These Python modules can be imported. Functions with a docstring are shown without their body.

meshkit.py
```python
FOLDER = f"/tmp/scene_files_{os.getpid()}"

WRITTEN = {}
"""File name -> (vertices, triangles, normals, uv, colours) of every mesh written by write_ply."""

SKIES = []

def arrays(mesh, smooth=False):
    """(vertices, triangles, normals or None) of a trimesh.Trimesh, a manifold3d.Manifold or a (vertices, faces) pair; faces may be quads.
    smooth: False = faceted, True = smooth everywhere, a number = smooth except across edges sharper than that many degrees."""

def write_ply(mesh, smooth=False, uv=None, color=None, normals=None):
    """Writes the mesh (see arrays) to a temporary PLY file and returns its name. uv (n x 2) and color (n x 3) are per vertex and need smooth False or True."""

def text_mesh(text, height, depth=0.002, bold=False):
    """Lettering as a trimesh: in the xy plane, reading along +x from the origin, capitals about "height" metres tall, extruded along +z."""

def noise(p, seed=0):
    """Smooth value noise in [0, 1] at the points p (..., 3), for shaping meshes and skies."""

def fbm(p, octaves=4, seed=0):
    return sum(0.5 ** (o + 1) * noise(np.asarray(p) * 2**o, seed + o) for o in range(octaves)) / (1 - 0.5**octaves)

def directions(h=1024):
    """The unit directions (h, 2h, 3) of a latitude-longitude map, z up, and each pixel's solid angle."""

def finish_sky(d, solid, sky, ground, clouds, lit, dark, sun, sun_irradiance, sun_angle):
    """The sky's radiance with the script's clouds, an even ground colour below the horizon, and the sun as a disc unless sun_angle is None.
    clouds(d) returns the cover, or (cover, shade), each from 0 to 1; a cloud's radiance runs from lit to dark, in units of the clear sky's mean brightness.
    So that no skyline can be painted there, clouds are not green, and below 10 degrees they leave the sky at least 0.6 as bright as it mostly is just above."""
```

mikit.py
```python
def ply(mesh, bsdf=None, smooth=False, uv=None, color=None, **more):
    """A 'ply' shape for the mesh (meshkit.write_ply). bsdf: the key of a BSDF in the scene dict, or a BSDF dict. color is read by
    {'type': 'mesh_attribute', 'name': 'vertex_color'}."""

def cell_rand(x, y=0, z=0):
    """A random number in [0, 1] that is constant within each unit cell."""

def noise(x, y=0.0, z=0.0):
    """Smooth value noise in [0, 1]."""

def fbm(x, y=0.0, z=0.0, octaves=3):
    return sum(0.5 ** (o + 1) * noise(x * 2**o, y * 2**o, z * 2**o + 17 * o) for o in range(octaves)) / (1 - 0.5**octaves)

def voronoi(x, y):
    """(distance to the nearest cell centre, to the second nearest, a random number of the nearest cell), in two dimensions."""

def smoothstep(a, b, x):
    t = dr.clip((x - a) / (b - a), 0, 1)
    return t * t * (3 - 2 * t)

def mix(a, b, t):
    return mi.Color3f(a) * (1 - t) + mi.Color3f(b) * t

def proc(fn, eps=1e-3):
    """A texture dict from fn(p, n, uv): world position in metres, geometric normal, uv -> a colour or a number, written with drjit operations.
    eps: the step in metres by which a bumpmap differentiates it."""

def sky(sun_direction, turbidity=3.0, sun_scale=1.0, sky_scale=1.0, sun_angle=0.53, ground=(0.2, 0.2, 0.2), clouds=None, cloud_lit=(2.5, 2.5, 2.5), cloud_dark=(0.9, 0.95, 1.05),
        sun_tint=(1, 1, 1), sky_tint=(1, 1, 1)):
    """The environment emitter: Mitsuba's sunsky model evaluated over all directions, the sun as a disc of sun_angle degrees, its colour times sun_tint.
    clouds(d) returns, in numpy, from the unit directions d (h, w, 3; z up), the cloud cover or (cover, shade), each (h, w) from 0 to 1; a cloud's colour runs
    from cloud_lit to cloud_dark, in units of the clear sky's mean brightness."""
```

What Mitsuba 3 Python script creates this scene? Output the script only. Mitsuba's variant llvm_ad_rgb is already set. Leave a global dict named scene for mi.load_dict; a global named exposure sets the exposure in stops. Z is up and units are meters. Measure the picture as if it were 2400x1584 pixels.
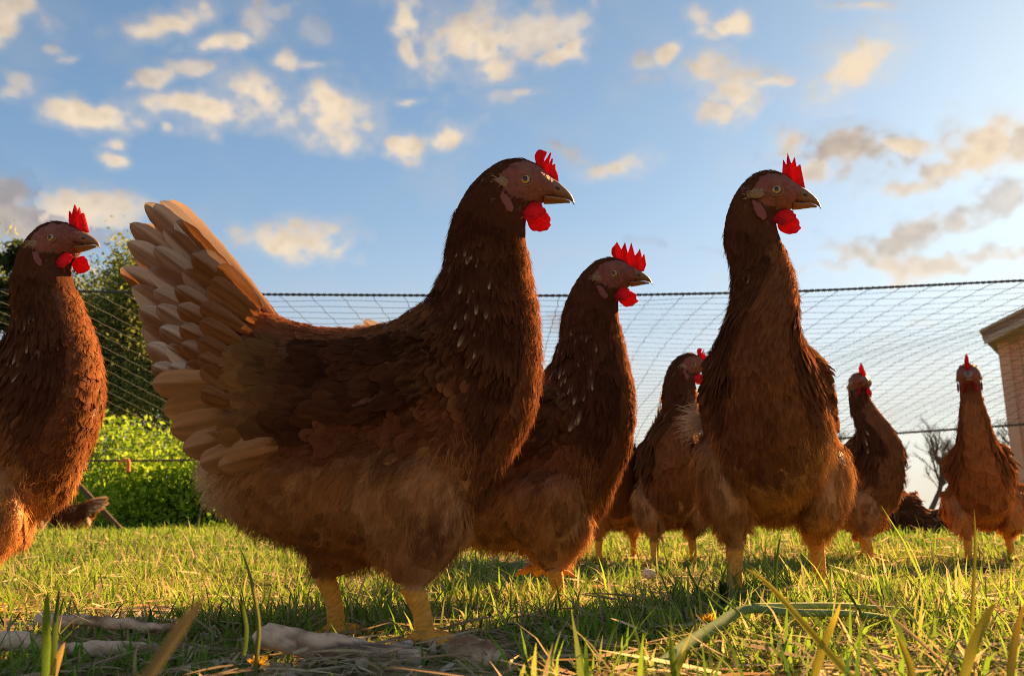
import math, numpy as np, trimesh, manifold3d as m3, mitsuba as mi, drjit as dr, mikit, meshkit
from shapely.geometry import Polygon
from scipy.spatial import cKDTree
from scipy.interpolate import PchipInterpolator
T = mi.ScalarTransform4f
scene, labels = {}, {}
# ------------------------------------------------------------------ camera, sky, exposure
F_PX = 2000.0                                   # focal length in photo pixels (2400 wide)
PITCH = math.atan(448 / F_PX)
EYE = np.array([0.0, 0.0, 0.10])
cp, sp = math.cos(PITCH), math.sin(PITCH)
scene['camera'] = {'type': 'thinlens', 'fov': math.degrees(2 * math.atan(1200 / F_PX)), 'fov_axis': 'x',
                   'to_world': T().look_at(origin=EYE.tolist(), target=(EYE + [0, cp, sp]).tolist(), up=[0, 0, 1]),
                   'aperture_radius': 0.0011, 'focus_distance': 0.92, 'near_clip': 0.02, 'far_clip': 2000.0}
SUN = np.array([0.695, 0.719, 0.50])
exposure = 2.95
CLOUDS = [(-33.1,28.8,1.7,1.18,37,0.85,0.2),(-31.9,25.5,1.06,0.6,4,0.55,0.3),(-32.7,24.9,0.99,0.41,26,0.6,0.3),(-28.7,24.2,1.93,0.6,3,0.9,0.1),(-27.7,24.8,0.8,0.55,51,0.85,0.1),(-30.4,27.3,0.55,0.28,15,0.5,0.2),(-29.7,27.1,0.6,0.2,44,0.4,0.2),(-27,22.9,0.51,0.35,11,0.85,0.1),(-27,22.1,0.52,0.46,11,0.8,0.1),(-23.9,30.9,2.03,0.52,24,0.95,0.2),(-21.7,30.3,1.25,0.49,16,0.95,0.1),(-19.5,30.7,1.24,0.45,-0,0.8,0.2),(-18.4,31.7,1.14,1.11,10,0.55,0.3),(-17,32.7,1.53,0.54,9,0.35,0.3),(-24.7,27.4,1.53,0.56,41,0.75,0.3),(-23.1,28.5,1.22,0.45,11,0.65,0.5),(-16.7,29.9,0.97,0.62,-2,0.75,0.2),(-14.6,29.7,1.19,0.41,7,0.5,0.3),(-26.2,26.5,0.63,0.32,51,0.6,0.3),(-21.6,26,3.32,0.87,11,1,0.15),(-18.4,27.2,2.15,1.22,-13,1,0.1),(-13.2,26.8,2.25,1.24,-4,1,0.05),(-24,24.1,0.49,0.28,10,0.6,0.1),(-14.2,31.7,1,0.52,-23,0.25,0.3),(-7.8,32.7,1.07,1.15,4,0.85,0.1),(-7.6,31.5,0.59,0.9,4,0.75,0.2),(-3.2,32.3,2.31,1.6,20,1,0.15),(-0.3,30.4,1.38,0.95,-0,0.9,0.1),(1.4,32.3,2.04,1.42,-1,0.7,0.3),(3.6,31,1.61,0.58,22,0.85,0.1),(3.9,32.7,1.35,1.03,-3,0.6,0.2),(-7.6,28,0.72,0.29,11,0.65,0.2),(-0.3,28.5,1.11,0.59,14,0.4,0.3),(1.6,28.7,0.94,0.32,-1,0.6,0.2),(6.1,33.8,0.67,0.88,-22,0.35,0.2),(-7.8,25.1,1.38,0.83,-12,0.95,0.05),(-4.3,26.1,1.69,0.77,9,0.95,0.1),(5.5,24.6,1.68,0.66,-3,0.7,0.65),(7.3,24.3,1.66,0.69,8,0.8,0.2),(13.5,32.1,0.79,0.54,-26,0.65,0.2),(13.8,31.3,0.57,0.51,-7,0.6,0.2),(15.6,31.6,0.91,0.51,1,0.85,0.1),(9.9,30,1.02,0.57,-5,0.6,0.45),(9.8,29.1,1.08,0.66,-5,0.3,0.7),(11.9,30.4,0.92,0.48,24,0.9,0.15),(15.6,28.3,1.89,1.44,-18,1,0.25),(14.3,27.1,1.19,0.79,-7,0.75,0.35),(17.9,28.1,1.15,0.36,-9,0.7,0.2),(23.2,27.8,2.28,1.19,34,1,0.15),(20.7,27.5,0.72,0.37,33,0.4,0.2),(25,31.6,1.73,0.33,-14,0.8,0.4),(20.1,23.9,1.28,0.73,-19,0.85,0.2),(23.4,22.8,2.88,0.88,-10,0.85,0.75),(21.1,22.3,1.13,0.66,-9,0.8,0.1),(26,22.6,1.75,0.51,-11,0.9,0.25),(30.5,22.1,2.12,1.14,27,0.95,0.25),(32.3,21.5,1.47,1.16,-13,0.8,0.5),(26.9,20.6,2.04,0.39,3,0.75,0.2),(28.5,21.1,1.33,0.51,11,0.8,0.2),(26.3,17.4,2.99,0.98,19,0.75,0.55),(23.3,16.8,2.42,0.9,-7,0.7,0.3),(29.1,18.1,1.97,0.76,7,0.7,0.55),(31.7,18.4,1.87,0.84,6,0.6,0.6),(25.7,15.7,3.91,0.89,-8,0.75,0.1),(31.1,15.5,2.11,0.6,-4,0.7,0.2),(21.9,16,2.23,0.48,-7,0.4,0.2),(-27.8,18.8,2.72,0.87,9,0.8,0.15),(-32.2,19.3,2.37,0.88,-18,0.7,1.0),(-31.1,18,2.42,1,-7,0.75,1.0),(-27,17.5,2.12,0.57,-3,0.5,1.0),(-30.2,16.3,4.35,1.01,3,0.5,0.75),(-15.2,18.2,3.28,0.75,2,0.95,0.15),(2.9,13.7,1.1,0.81,-1,0.5,1.0),(9.4,18.6,1.68,0.45,-3,0.2,0.8),(14,18,1.62,0.39,-5,0.2,0.7),(26.3,12.2,1.05,0.31,-6,0.35,0.1),(-19.3,18.4,0.36,0.22,6,0.3,0.2)]

def sst(a, b, x):
    t = np.clip((x - a) / (b - a), 0, 1)
    return t * t * (3 - 2 * t)

def cloud_cover(d):
    h, w = d.shape[:2]
    rows = np.arange(0, h)
    az = np.degrees(np.arctan2(d[..., 0], d[..., 1]))
    el = np.degrees(np.arcsin(d[..., 2]))
    q = d * 9.0
    n1 = meshkit.fbm(q * 1.4, 4, seed=3) - 0.5
    n2 = meshkit.fbm(q * 1.4 + 7.7, 4, seed=5) - 0.5
    wa, we = az + 3.4 * n1, el + 2.4 * n2              # ragged outlines
    fine = meshkit.fbm(d * 34.0, 4, seed=9) - 0.5
    n3 = meshkit.fbm(d * 75.0, 3, seed=12) - 0.5
    cover, shade = np.zeros((h, w)), np.zeros((h, w))
    lst = list(CLOUDS)
    rng = np.random.default_rng(4)                     # the rest of the sky carries the same kind of clouds
    for _ in range(260):
        a, e = rng.uniform(-180, 180), rng.uniform(3, 75)
        if -40 < a < 40 and e < 42: continue
        lst.append((a / 1.0, e, rng.uniform(1, 4), rng.uniform(.5, 1.6), rng.uniform(-20, 30), rng.uniform(.5, 1), rng.uniform(0, .5)))
    for a, e, rx, ry, rot, c, s in lst:
        r0 = int(max(0, (90 - e - 3 * rx - 8) / 180 * 2 * h)); r1 = int(min(h, (90 - e + 3 * rx + 8) / 180 * 2 * h))
        sl = slice(max(0, r0), max(0, r1))
        dx = ((wa[sl] - a + 180) % 360 - 180) * math.cos(math.radians(e)); dy = we[sl] - e
        big = .32 if rx > 1.9 else 0.0                # broad clouds hold together
        t = math.radians(rot)
        u = (dx * math.cos(t) + dy * math.sin(t)) / (rx * (1.38 + .5 * big)); v = (-dx * math.sin(t) + dy * math.cos(t)) / (ry * (1.42 + big))
        val = 1.0 - np.sqrt(u * u + v * v) + (1.7 - 1.6 * big) * fine[sl] + 0.9 * n3[sl]
        k = np.maximum(np.minimum(1, c * 1.15) * sst(0.02, 0.78, val), .30 * c * sst(-.45, .55, val))
        top = np.clip(0.5 + 0.5 * v, 0, 1)             # cloud tops greyer, the low sun warms their undersides
        sh = np.clip(.7 * s + 0.45 * (top - 0.45) + 1.3 * (n1[sl]) * 0.6 + 0.9 * n3[sl], 0, 1)
        new = k > cover[sl]
        shade[sl] = np.where(new, sh, shade[sl]); cover[sl] = np.maximum(cover[sl], k)
    veil = 0.80 * sst(25, -2, el) ** 1.3 + 0.10 * sst(0.0, 0.3, n1)
    shade = np.where(cover < veil, 0.25, shade)
    return np.maximum(cover, veil), shade

scene['sky_light'] = mikit.sky(SUN, turbidity=2.2, sun_tint=(2.25, 1.68, 1.05), sky_tint=(0.75, 0.72, 0.71), ground=(0.12, 0.13, 0.05), clouds=cloud_cover,
                               cloud_lit=(2.45, 2.0, 1.48), cloud_dark=(1.0, 0.86, 0.80))

# ------------------------------------------------------------------ helpers
def at(px, py, Y):
    """World point at depth y = Y that the camera sees at a pixel of the 2376-wide view of the photo."""
    u, v = px * 2400 / 2376 - 1200, 792 - py * 2400 / 2376
    d = np.array([u, F_PX * cp - v * sp, F_PX * sp + v * cp])
    return EYE + d * (Y / d[1])

def numbered(name):
    if name not in USED: USED[name] = 0; return name
    USED[name] += 1
    return f'{name}_{USED[name]:03d}'
USED = {}

def put(key, mesh, bsdf, smooth=False, color=None, kind=None, label=None, category=None, group=None):
    key = numbered(key)
    scene[key] = mikit.ply(mesh, bsdf, smooth=smooth, color=color)
    d = {k: v for k, v in (('label', label), ('category', category), ('group', group), ('kind', kind)) if v}
    if d: labels[key] = {**labels.get(key, {}), **d}
    return key

def put_n(key, v, f, nrm, bsdf, color):
    key = numbered(key); path = meshkit.write_ply((v, f), False, None, color, normals=nrm)
    scene[key] = {'type': 'ply', 'filename': path, 'face_normals': False, 'bsdf': {'type': 'ref', 'id': bsdf}}
    return key

def tag(key, label, category=None, group=None, kind=None):
    key = numbered(key)
    labels[key] = {k: v for k, v in (('label', label), ('category', category), ('group', group), ('kind', kind)) if v}
    return key

def tube(pts, rad, sides=8, cap=True):
    p = np.asarray(pts, float); r = np.broadcast_to(np.asarray(rad, float), (len(p),))
    t = np.gradient(p, axis=0); t /= np.linalg.norm(t, axis=1, keepdims=True) + 1e-12
    a = np.empty_like(p); ref = np.array([0, 0, 1.0]) if abs(t[0, 2]) < .9 else np.array([1.0, 0, 0])
    for i in range(len(p)):
        x = ref - t[i] * (ref @ t[i]); x /= np.linalg.norm(x) + 1e-12; a[i] = x; ref = x
    b = np.cross(t, a); ang = np.arange(sides) * 2 * np.pi / sides
    v = p[:, None] + r[:, None, None] * (np.cos(ang)[None, :, None] * a[:, None] + np.sin(ang)[None, :, None] * b[:, None])
    i, j = np.meshgrid(np.arange(len(p) - 1), np.arange(sides), indexing='ij')
    A, B, C, D = i * sides + j, i * sides + (j + 1) % sides, (i + 1) * sides + (j + 1) % sides, (i + 1) * sides + j
    f = np.vstack([np.stack([A, B, C], -1).reshape(-1, 3), np.stack([A, C, D], -1).reshape(-1, 3)])
    v = v.reshape(-1, 3)
    if cap:
        n = len(v); v = np.vstack([v, p[:1], p[-1:]]); k = np.arange(sides); m = (len(p) - 1) * sides
        f = np.vstack([f, np.stack([(k + 1) % sides, k, np.full(sides, n)], -1), np.stack([m + k, m + (k + 1) % sides, np.full(sides, n + 1)], -1)])
    return v, f

def join(parts):
    vs, fs, n = [], [], 0
    for v, f in parts:
        vs.append(v); fs.append(np.asarray(f) + n); n += len(v)
    return np.vstack(vs), np.vstack(fs)

def manifold(v, f):
    tm = trimesh.Trimesh(v, f, process=False)
    if tm.volume < 0: f = np.asarray(f)[:, ::-1]
    return m3.Manifold(m3.Mesh(np.ascontiguousarray(v, np.float32), np.ascontiguousarray(f, np.uint32)))

def unman(m):
    q = m.to_mesh()
    return np.array(q.vert_properties[:, :3], float), np.array(q.tri_verts, int)

def ellipsoid(c, r, rot=None, sub=2, bump=0.0, seed=0):
    s = trimesh.creation.icosphere(subdivisions=sub)
    v = np.array(s.vertices)
    if bump: v = v * (1 + bump * (meshkit.noise(v * 2.2 + seed * 3.1, seed)[:, None] - .5))
    v = v * np.asarray(r)
    if rot is not None: v = v @ np.asarray(rot).T
    return v + np.asarray(c), np.array(s.faces)

def rotm(axis, deg):
    return trimesh.transformations.rotation_matrix(math.radians(deg), axis)[:3, :3]

def unit(v):
    return v / (np.linalg.norm(v, axis=-1, keepdims=True) + 1e-12)

def VC(name='vertex_color'): return {'type': 'mesh_attribute', 'name': name}
scene['plumage_fabric'] = {'type': 'principledthin', 'base_color': VC(), 'roughness': 0.55, 'diff_trans': 0.45, 'spec_trans': 0.0, 'sheen': 0.25, 'sheen_tint': 1.0}
scene['down_fibre'] = {'type': 'principledthin', 'base_color': VC(), 'roughness': 0.7, 'diff_trans': 0.9, 'spec_trans': 0.0, 'sheen': 0.25, 'sheen_tint': 1.0}
def skin_relief(p, n, uv): return mikit.fbm(p.x * 420, p.y * 420, p.z * 420, 3)
scene['skin'] = {'type': 'twosided', 'bsdf': {'type': 'bumpmap', 'arbitrary': mikit.proc(skin_relief, eps=4e-4), 'scale': 0.0016, 'bsdf': {'type': 'principled', 'base_color': VC(), 'roughness': 0.6, 'specular': 0.25}}}
scene['comb_flesh'] = {'type': 'principledthin', 'base_color': VC(), 'roughness': 0.4, 'diff_trans': 1.1, 'spec_trans': 0.0}
scene['horn'] = {'type': 'twosided', 'bsdf': {'type': 'principled', 'base_color': VC(), 'roughness': 0.5, 'specular': 0.35}}
scene['wet_eye'] = {'type': 'twosided', 'bsdf': {'type': 'principled', 'base_color': VC(), 'roughness': 0.18, 'specular': 0.4, 'clearcoat': 0.3}}
# ------------------------------------------------------------------ ground
BUMPS = [(0.36, 0.92, 0.032, 0.30, 0.25), (-0.1, 0.78, -0.004, .3, .2), (0.15, 1.2, -0.008, .25, .2), (0.8, 2.0, 0.0, .4, .4)]
def ground_z(x, y):
    x, y = np.asarray(x, float), np.asarray(y, float)
    z = 0.072 * sst(1.15, 3.4, y) + 0.0 * x
    for bx, by, h, sx, sy in BUMPS: z = z + h * np.exp(-((x - bx) / sx) ** 2 - ((y - by) / sy) ** 2)
    z = z + 0.42 * sst(6.6, 13, y) * sst(0.5, -2.0, x) + 0.15 * sst(8, 25, y) * sst(0, 4, x)
    z = z + 1.6 * sst(25, 140, y)
    p = np.stack([x, y, 0 * x], -1)
    z = z + 0.012 * (meshkit.fbm(p * 6.0, 3, seed=1) - .5) * sst(9, 4, y)
    return z

def build_ground():
    r = np.concatenate([[0.0], np.geomspace(0.05, 900, 260)])
    a = np.linspace(0, 2 * np.pi, 241)[:-1]
    R, A = np.meshgrid(r[1:], a, indexing='ij')
    X, Y = R * np.sin(A), R * np.cos(A)
    Z = ground_z(X, Y)
    v = np.vstack([np.stack([X, Y, Z], -1).reshape(-1, 3), [[0, 0, float(ground_z(0, 0))]]])
    n = len(a); i, j = np.meshgrid(np.arange(len(r) - 2), np.arange(n), indexing='ij')
    A0, B0, C0, D0 = i * n + j, i * n + (j + 1) % n, (i + 1) * n + (j + 1) % n, (i + 1) * n + j
    f = np.vstack([np.stack([A0, B0, C0], -1).reshape(-1, 3), np.stack([A0, C0, D0], -1).reshape(-1, 3)])
    k = np.arange(n); f = np.vstack([f, np.stack([np.full(n, len(v) - 1), (k + 1) % n, k], -1)])
    if np.cross(v[f[0, 1]] - v[f[0, 0]], v[f[0, 2]] - v[f[0, 0]])[2] < 0: f = f[:, ::-1]
    put('ground', (v, f), 'soil_and_turf', smooth=True, kind='structure', label='rough pasture ground of soil, dead straw and turf')

def ground_col(p, n, uv):
    x, y = p.x, p.y
    a = mikit.fbm(x * 9, y * 9, 0, 4)
    b = mikit.fbm(x * 60, y * 60, 3, 3)
    c = mikit.fbm(x * 2.3, y * 2.3, 5, 3)
    soil = mikit.mix(mi.Color3f(.07, .048, .026), mi.Color3f(.32, .24, .13), mikit.smoothstep(.3, .7, b))
    turf = mikit.mix(mi.Color3f(.05, .085, .012), mi.Color3f(.13, .17, .03), mikit.smoothstep(.3, .7, a * .6 + b * .4))
    g = dr.clip(mikit.smoothstep(.35, .6, c * .7 + a * .3) * .6 + mikit.smoothstep(1.6, 3.5, y), 0, 1)
    return mikit.mix(soil, turf, g)
scene['soil_and_turf'] = {'type': 'diffuse', 'reflectance': mikit.proc(ground_col)}
build_ground()
# ------------------------------------------------------------------ hens
import shapely
X0, Z0 = float(at(850, 1400, 0.82)[0]), 0.003
def S(px, py):
    """Side-view tracing of the nearest hen -> (forward, up) in metres in the hen's own frame."""
    q = at(px, py, 0.82); return np.array([q[0] - X0, q[2] - Z0])
def Sn(px, py, y):
    """The same for a point |y| nearer to the eye than the hen's middle plane."""
    q = S(px, py); o = np.array([X0, Z0 - .1]); return (q + o) * (.82 - abs(y)) / .82 - o
PXM = 1 / float(S(851, 900)[0] - S(850, 900)[0])      # tracing pixels per metre
# dorsal point, ventral point, half width of each cross-section from the rump to the beak's root
STN = [((535, 790), (480, 1085), 60), ((560, 735), (508, 1145), 120), ((620, 715), (578, 1200), 165), ((690, 735), (668, 1240), 192), ((770, 750), (770, 1262), 205),
       ((840, 752), (880, 1258), 212), ((905, 738), (985, 1222), 212), ((960, 712), (1080, 1185), 206), ((990, 690), (1158, 1085), 194), ((1010, 662), (1215, 980), 174),
       ((1022, 630), (1247, 880), 150), ((1031, 600), (1253, 780), 128), ((1038, 560), (1244, 700), 110), ((1046, 520), (1232, 630), 97), ((1058, 482), (1222, 572), 88),
       ((1078, 442), (1218, 525), 80), ((1104, 407), (1220, 492), 75), ((1135, 380), (1230, 474), 71), ((1170, 362), (1246, 460), 66), ((1205, 358), (1258, 451), 60),
       ((1240, 369), (1268, 446), 48), ((1268, 389), (1277, 443), 34), ((1287, 402), (1287, 441), 20)]
SD = np.array([S(*d) for d, v, w in STN]); SV = np.array([S(*v) for d, v, w in STN]); SW = np.array([w / PXM * (.80 if i < 15 else .80 + .2 * min(1, (i - 14) / 4)) for i, (d, v, w) in enumerate(STN)])
SPX = np.array([d + v for d, v, w in STN], float)
WING = Polygon([(1075, 830), (1050, 775), (980, 750), (880, 775), (760, 790), (660, 790), (570, 800), (440, 880), (430, 1000), (500, 1050), (620, 1045), (760, 1015), (900, 985), (1000, 965), (1060, 920)])
NT, NP = 132, 48
TT = np.concatenate([np.linspace(0, 16, 96), np.linspace(16, 22, 37)[1:]]); NT = len(TT)
PH = np.arange(NP) * 2 * np.pi / NP
def fit(a): return PchipInterpolator(np.arange(len(STN)), a, axis=0)(TT)
BASE_PX = fit(SPX)
cc = np.cos(PH)
LOFT_PX = (BASE_PX[:, None, :2] * (1 + cc)[None, :, None] + BASE_PX[:, None, 2:] * (1 - cc)[None, :, None]) / 2      # (NT, NP, 2)
_pp = shapely.points(LOFT_PX.reshape(-1, 2)); _sd = shapely.distance(_pp, WING.exterior) * np.where(shapely.contains_xy(WING, *LOFT_PX.reshape(-1, 2).T), 1, -1)
WING_D = _sd.reshape(NT, NP)

COMBS = {'folded': [(1243, 366), (1240, 345), (1247, 334), (1259, 331), (1270, 335), (1265, 345), (1262, 357), (1268, 350), (1277, 338), (1279, 342), (1275, 356), (1273, 365), (1280, 352), (1283, 354), (1281, 370), (1288, 364), (1289, 378), (1294, 386), (1297, 405), (1284, 404), (1270, 398), (1256, 386)],
         'upright': [(1225, 372), (1214, 345), (1217, 330), (1236, 308), (1248, 338), (1262, 312), (1266, 348), (1282, 320), (1288, 362), (1306, 340), (1309, 370), (1318, 360), (1320, 395), (1310, 414), (1280, 402), (1258, 388)],
         'short': [(1240, 366), (1245, 330), (1252, 345), (1258, 312), (1266, 340), (1275, 325), (1278, 352), (1288, 345), (1292, 372), (1297, 404), (1284, 404), (1258, 388)]}
_TA = [((612, 690), (375, 437)), ((604, 698), (336, 452)), ((598, 716), (306, 492)), ((588, 738), (291, 545)), ((578, 766), (286, 598)), ((564, 800), (303, 642)), ((554, 838), (322, 690)), ((548, 872), (333, 735)), ((546, 905), (342, 782)), ((550, 938), (352, 824))]
def _between(k, f, w, off=0.0):
    out = []
    for (a, b), (a2, b2) in zip(_TA[:-1], _TA[1:]):
        m = [(u + v) / 2 for u, v in zip(a + b, a2 + b2)]; out.append(((m[0], m[1]), (m[2] + (m[0] - m[2]) * f, m[3] + (m[1] - m[3]) * f + off), w))
    return out[::k]
TAIL = [(a, b, 54) for a, b in _TA] + _between(1, .20, 50) + _between(1, .42, 48, 6) + _between(1, .60, 44, 8)     # four shingled rings of quills
PRIM = [((670, 860), (360, 868), 72), ((690, 880), (378, 925), 80), ((710, 915), (400, 975), 78), ((730, 945), (425, 1020), 74), ((750, 970), (462, 1052), 70), ((770, 985), (510, 1062), 62)]

def leaf_strip(n, m, prof):
    """Unit feather grid: rows 0..n along, columns -1..1 across, as faces and (row, column) parameters."""
    t = np.linspace(0, 1, n); u = np.linspace(-1, 1, m)
    i, j = np.meshgrid(np.arange(n - 1), np.arange(m - 1), indexing='ij')
    a = i * m + j
    f = np.vstack([np.stack([a, a + 1, a + m + 1], -1).reshape(-1, 3), np.stack([a, a + m + 1, a + m], -1).reshape(-1, 3)])
    return t, u, f
F_T = np.array([0, .22, .5, .75, .92, 1.0]); F_W = np.array([.35, .75, 1.0, .95, .6, .12])
_, F_U, F_F = leaf_strip(6, 3, None)

def feathers(P, N, D, L, W, lift, base, edge, tip, rng, droop=0.0):
    """Contour feathers: overlapping curved blades lying along D on the surface (P, N), as (v, f, colour)."""
    n = len(P)
    D = unit(D - N * (D * N).sum(-1, keepdims=True)); B = np.cross(N, D)
    t = F_T[None, :, None]; u = F_U[None, None, :]
    along = L[:, None, None] * t
    across = W[:, None, None] * .5 * F_W[None, :, None] * u
    h = 0.0004 + lift[:, None, None] * t - (u ** 2) * W[:, None, None] * .05 * t - droop * L[:, None, None] * t ** 2
    v = P[:, None, None] + D[:, None, None] * along[..., None] + B[:, None, None] * across[..., None] + N[:, None, None] * h[..., None]
    e = (u ** 2) * np.ones_like(t); tp = sst(.62, 1.0, t) * np.ones_like(u)
    col = base[:, None, None] * (1 - e[..., None]) + edge[:, None, None] * e[..., None]
    col = col * (1 - tp[..., None]) + tip[:, None, None] * tp[..., None]
    f = (F_F[None] + (np.arange(n) * 18)[:, None, None]).reshape(-1, 3)
    nr = N[:, None, None] + B[:, None, None] * (u * .16 * np.ones_like(t))[..., None] + D[:, None, None] * ((t - .45) * .18 * np.ones_like(u))[..., None]
    return v.reshape(-1, 3), f, col.reshape(-1, 3), unit(nr).reshape(-1, 3)

def strands(P, N, D, L, W, col, tipcol, rng, up=.45, sag=.35):
    n = len(P)
    dirn = unit(D + N * np.reshape(up, (-1, 1)) * rng.uniform(.5, 1.5, (n, 1)) + rng.normal(0, .22, (n, 3)))
    side = unit(np.cross(dirn, rng.normal(0, 1, (n, 3))))
    t = np.array([0, .4, .75, 1.0])
    c = P[:, None] + dirn[:, None] * (L[:, None] * t)[..., None] + np.array([0, 0, -1.0]) * (sag * L[:, None] * t ** 2)[..., None]
    w = W[:, None] * np.array([1, .85, .55, 0.05])
    v = np.stack([c - side[:, None] * w[..., None], c + side[:, None] * w[..., None]], 2)      # n,4,2,3
    k = np.array([[0, 1, 3], [0, 3, 2], [2, 3, 5], [2, 5, 4], [4, 5, 7], [4, 7, 6]])
    f = (k[None] + (np.arange(n) * 8)[:, None, None]).reshape(-1, 3)
    cc_ = col[:, None] * (1 - t[None, :, None]) + tipcol[:, None] * t[None, :, None]
    return v.reshape(-1, 3), f, np.repeat(cc_[:, :, None], 2, 2).reshape(-1, 3), np.repeat(unit(N + rng.normal(0, .10, N.shape)), 8, 0)

def extrude_plate(px, thick):
    """A rounded plate from an outline in tracing pixels: (forward, lateral, up)."""
    pts = np.array([S(*p) for p in px]); poly = Polygon(pts).buffer(0)
    out = []
    parts = [(poly.buffer(-.0012), thick), (poly.buffer(-.0004), thick * .7), (poly, thick * .35)]
    body = None
    for g, th in parts:
        for gg in getattr(g, 'geoms', [g]):
            if gg.is_empty or gg.area < 1e-7: continue
            cs = m3.CrossSection([np.array(gg.exterior.coords)[:-1]], m3.FillRule.NonZero)
            m = m3.Manifold.extrude(cs, th).translate((0, 0, -th / 2))
            body = m if body is None else body + m
    v, f = unman(body.refine_to_length(.0017))
    tm = trimesh.Trimesh(v, f, process=True); trimesh.smoothing.filter_taubin(tm, lamb=.5, nu=.52, iterations=7); v, f = np.array(tm.vertices), np.array(tm.faces)
    return np.stack([v[:, 0], v[:, 2], v[:, 1]], -1), f[:, ::-1]

def mixc(a, b, t):
    t = np.asarray(t)[..., None]; return np.asarray(a) * (1 - t) + np.asarray(b) * t

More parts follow.
